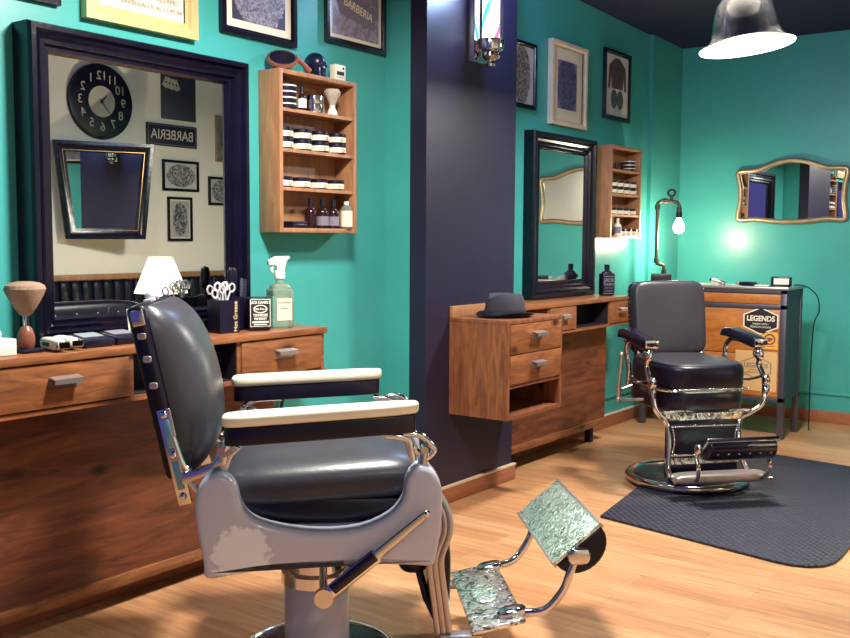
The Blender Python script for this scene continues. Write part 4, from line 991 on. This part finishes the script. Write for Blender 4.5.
# ------------------------------------------------------------------ the opposite wall, seen in the mirror
def opp(x): return x
YO = YR
r = thing('wall_clock', 'round black wall clock with pale numerals reflected in the near mirror', 'clock', (4.97, YO+.001, 2.4), PI)
mxr = Matrix.Rotation(PI/2, 4, 'X')
B().lathe([(0, 0), (.3, 0), (.305, .01), (.3, .03), (.285, .036), (0, .03)], mx=mxr, seg=56).obj('clock_body', 'black', r)
B().lathe([(.125, .031), (.125, .0335), (0, .0335)], mx=mxr, seg=40).obj('clock_face', 'clockface', r)
b = B()
for k in range(1, 13):
    a = k*PI/6; b.text(str(k), .1, FRONT(.205*math.sin(a), -.037, .205*math.cos(a)))
b.obj('numeral', 'clockface', r)
def hand(L_, a, w): return [(-w, -.02), (w, -.02), (w*.4, L_), (-w*.4, L_)]
b = B()
for L_, a, w in ((.07, -.75, .008), (.115, -2.45, .006)):
    pts = [(x*math.cos(a)+z*math.sin(a), -x*math.sin(a)+z*math.cos(a)) for x, z in hand(L_, a, w)]
    b.prism(pts, ((0, -.034, 0), (1, 0, 0), (0, 0, 1), (0, -1, 0)), .002)
b.cyl((0, -.033, 0), (0, -.038, 0), .01)
b.obj('clock_hand', 'ink', r)
r = thing('card_poster', 'dark poster with fanned playing cards reflected at the top of the near mirror', 'poster', (5.78, YO+.001, 2.53), PI)
B().box(-.19, .19, -.012, 0, -.2, .2, .002).obj('board', 'greymetal', r)
b = B()
for k in range(4):
    mc = Matrix.Translation((.14-.036*k, 0, .115-.006*k)) @ Matrix.Rotation(-.5+.3*k, 4, 'Y')
    cd = B().box(-.026, .026, -.0145-.0014*k, -.0135-.0014*k, -.045, .045, 0, mc).obj('playing_card', 'clockface', r)
    B().prism([(0, -.014), (-.011, 0), (0, .014), (.011, 0)], (mc @ Vector((0, -.0152-.0014*k, 0)), mc.to_3x3() @ Vector((1, 0, 0)), mc.to_3x3() @ Vector((0, 0, 1)), (0, 1, 0)), .0006).obj('card_pip', 'ink', cd)
r = thing('barber_sign', 'dark sign reading BARBERIA reflected in the near mirror', 'sign', (5.7, YO+.001, 2.19), PI)
B().box(-.275, .275, -.015, 0, -.095, .095, .003).obj('sign_board', 'navy_wall', r)
frame_sweep(B(), -.262, .262, -.084, .084, -.0145, [(0, 0), (0, .0015), (.005, .0015), (.005, 0)]).obj('border_line', 'greypaper', r)
B().text('BARBERIA', .12, FRONT(0, -.016, 0), sx=.88).obj('sign_text', 'paper', r)
# tapered mirror
r = thing('tapered_mirror', 'dark framed mirror narrowing downwards, reflected in the near mirror', 'mirror', (4.86, YO+.19, 1.665), PI, None, (0, 0, PI+.43))
B().box(-.03, .03, .0, .19, -.03, .03, .004, Matrix.Rotation(-.43, 4, 'Z')).obj('wall_bracket', 'black', r)
O = [(-.395, .39), (.385, .39), (.305, -.38), (-.315, -.38)]
def quad_frame(O, w, d0, d1):
    b = B(); t = bmesh.new()
    prof = [(0, 0), (0, d1), (w*.3, d1), (w*.6, d1*.7), (w, d0)]
    c = Vector((sum(p[0] for p in O)/4, sum(p[1] for p in O)/4)); loops = []
    for ins, dd in prof:
        lp = []
        for (x, z) in O:
            lp.append(t.verts.new((x-math.copysign(ins*(1.1 if z > 0 else .95), x-c.x), -dd, z-math.copysign(ins, z-c.y))))
        loops.append(lp)
    for a, e in zip(loops, loops[1:]):
        for k in range(4): t.faces.new((a[k], a[(k+1) % 4], e[(k+1) % 4], e[k]))
    bmesh.ops.recalc_face_normals(t, faces=t.faces[:]); b._add(t); return b
quad_frame(O, .085, .02, .04).obj('mirror_frame', 'blackframe', r, 20)
OI = [(x*.97, z*.97) for x, z in O]
quad_frame([(x*.82, z*.82) for x, z in O], .012, .02, .026).obj('frame_edge', 'brass', r, 20)
B().prism([(x*.86, z*.86) for x, z in O], ((0, -.016, 0), (1, 0, 0), (0, 0, 1), (0, 1, 0)), .004).obj('mirror_glass', 'mirror', r)
G = 'small framed pictures on the cream wall'
picture('picture_frame', 5.59, 5.99, 1.71, 1.98, 'small black framed print of two heads below the BARBERIA sign reflection', 'blackframe', .024, A('art_g', (196, 192, 186), (70, 66, 76), 22, .16, .1), G, yw=YO, flip=True)
picture('picture_frame', 5.64, 5.91, 1.27, 1.66, 'small black framed photo of a standing man, lowest in the reflection', 'blackframe', .024, A('art_h', (170, 166, 162), (50, 48, 60), 14, .08, .15), G, yw=YO, flip=True, matw=.012)
picture('picture_frame', 6.11, 6.42, 1.6, 1.86, 'black framed print cut off by the mirror frame at right', 'blackframe', .024, A('art_i', (186, 182, 176), (70, 66, 76), 22, .12, .1), G, yw=YO, flip=True)
picture('picture_frame', 6.2, 6.52, 2.0, 2.42, 'grey framed photo cut off by the mirror frame, beside the sign reflection', 'silverframe', .03, A('art_j', (120, 116, 118), (40, 38, 52), 12, .1, .15), G, yw=YO, flip=True)
# bench
r = thing('leather_bench', 'black leather wall bench with wooden rail reflected in the near mirror', 'bench', (4.3, YO+.002, 0))
B().box(0, 2.5, .0, .07, .955, 1.0, .004).obj('top_rail', 'shelfwood', r)
b = B()
for k in range(25): b.sup((.05+k*.1, .06, .72), (.052, .055, .232), .3, .6, None, 16, 10)
b.obj('channelled_back', 'leatherdk', r)
B().sup((1.25, .32, .4), (1.25, .3, .09), .3, .15).obj('seat', 'leatherdk', r)
B().box(0, 2.5, .04, .56, 0, .34, .01).obj('bench_base', 'panel', r)
r = thing('tufted_armchair', 'black tufted leather armchair before the bench, reflected low in the near mirror', 'armchair', (3.82, -.1, 0))
B().sup((0, .22, .62), (.62, .1, .255), .4, .5).obj('backrest', 'leatherdk', r)
b = B()
for k in range(7): b.ball((-.48+k*.16, .318, .79), (.012, .006, .012))
b.obj('tuft_button', 'chrome', r)
B().sup((0, -.05, .4), (.5, .25, .08), .4, .3).obj('seat', 'leatherdk', r)
B().box(-.5, .5, -.28, .2, .06, .34, .02).obj('armchair_base', 'leatherdk', r)
for sx in (-1, 1):
    B().sup((sx*.56, -.03, .45), (.08, .27, .17), .5, .4).obj('arm', 'leatherdk', r)
    for y in (-.24, .16): B().cyl((sx*.45, y, 0), (sx*.45, y, .07), .025).obj('leg', 'panel', r)
# lamp on a side table
TX, TY = 4.84, -.2
r = thing('side_table', 'small round side table carrying the white table lamp reflected in the mirror', 'table', (TX, TY, 0))
B().lathe([(0, .53), (.2, .53), (.205, .54), (.2, .55), (0, .55)]).obj('tabletop', 'panel', r)
B().cyl((0, 0, .02), (0, 0, .53), .02).obj('stem', 'black', r); B().lathe([(0, 0), (.15, 0), (.15, .015), (.03, .03), (0, .03)]).obj('foot', 'black', r)
r = thing('table_lamp', 'lit white table lamp with cone shade reflected in the near mirror', 'lamp', (TX, TY, .5505))
B().lathe([(0, 0), (.08, 0), (.08, .015), (.015, .03), (.012, .36), (0, .36)]).obj('lamp_stem', 'white', r)
B().lathe([(.2, .33), (.09, .6), (.086, .6), (.196, .33)]).obj('lampshade', 'shade', r)
lamp('table_lamp_light', 'POINT', (0, 0, .46), 90, (1, .9, .7), r, shadow_soft_size=.035)

# ------------------------------------------------------------------ world and view
wd = bpy.data.worlds.new('room_ambient'); SC.world = wd; wd.use_nodes = True
bg = wd.node_tree.nodes['Background']; bg.inputs[0].default_value = (.06, .055, .22, 1); bg.inputs[1].default_value = 1.0
SC.view_settings.view_transform = 'Standard'; SC.view_settings.look = 'None'
SC.view_settings.exposure = 0.45; SC.view_settings.gamma = 1.0; SC.view_settings.use_curve_mapping = False
SC.cycles.use_denoising = True
SC.cycles.max_bounces = 10; SC.cycles.caustics_reflective = False; SC.cycles.caustics_refractive = False
SC.cycles.sample_clamp_indirect = 6
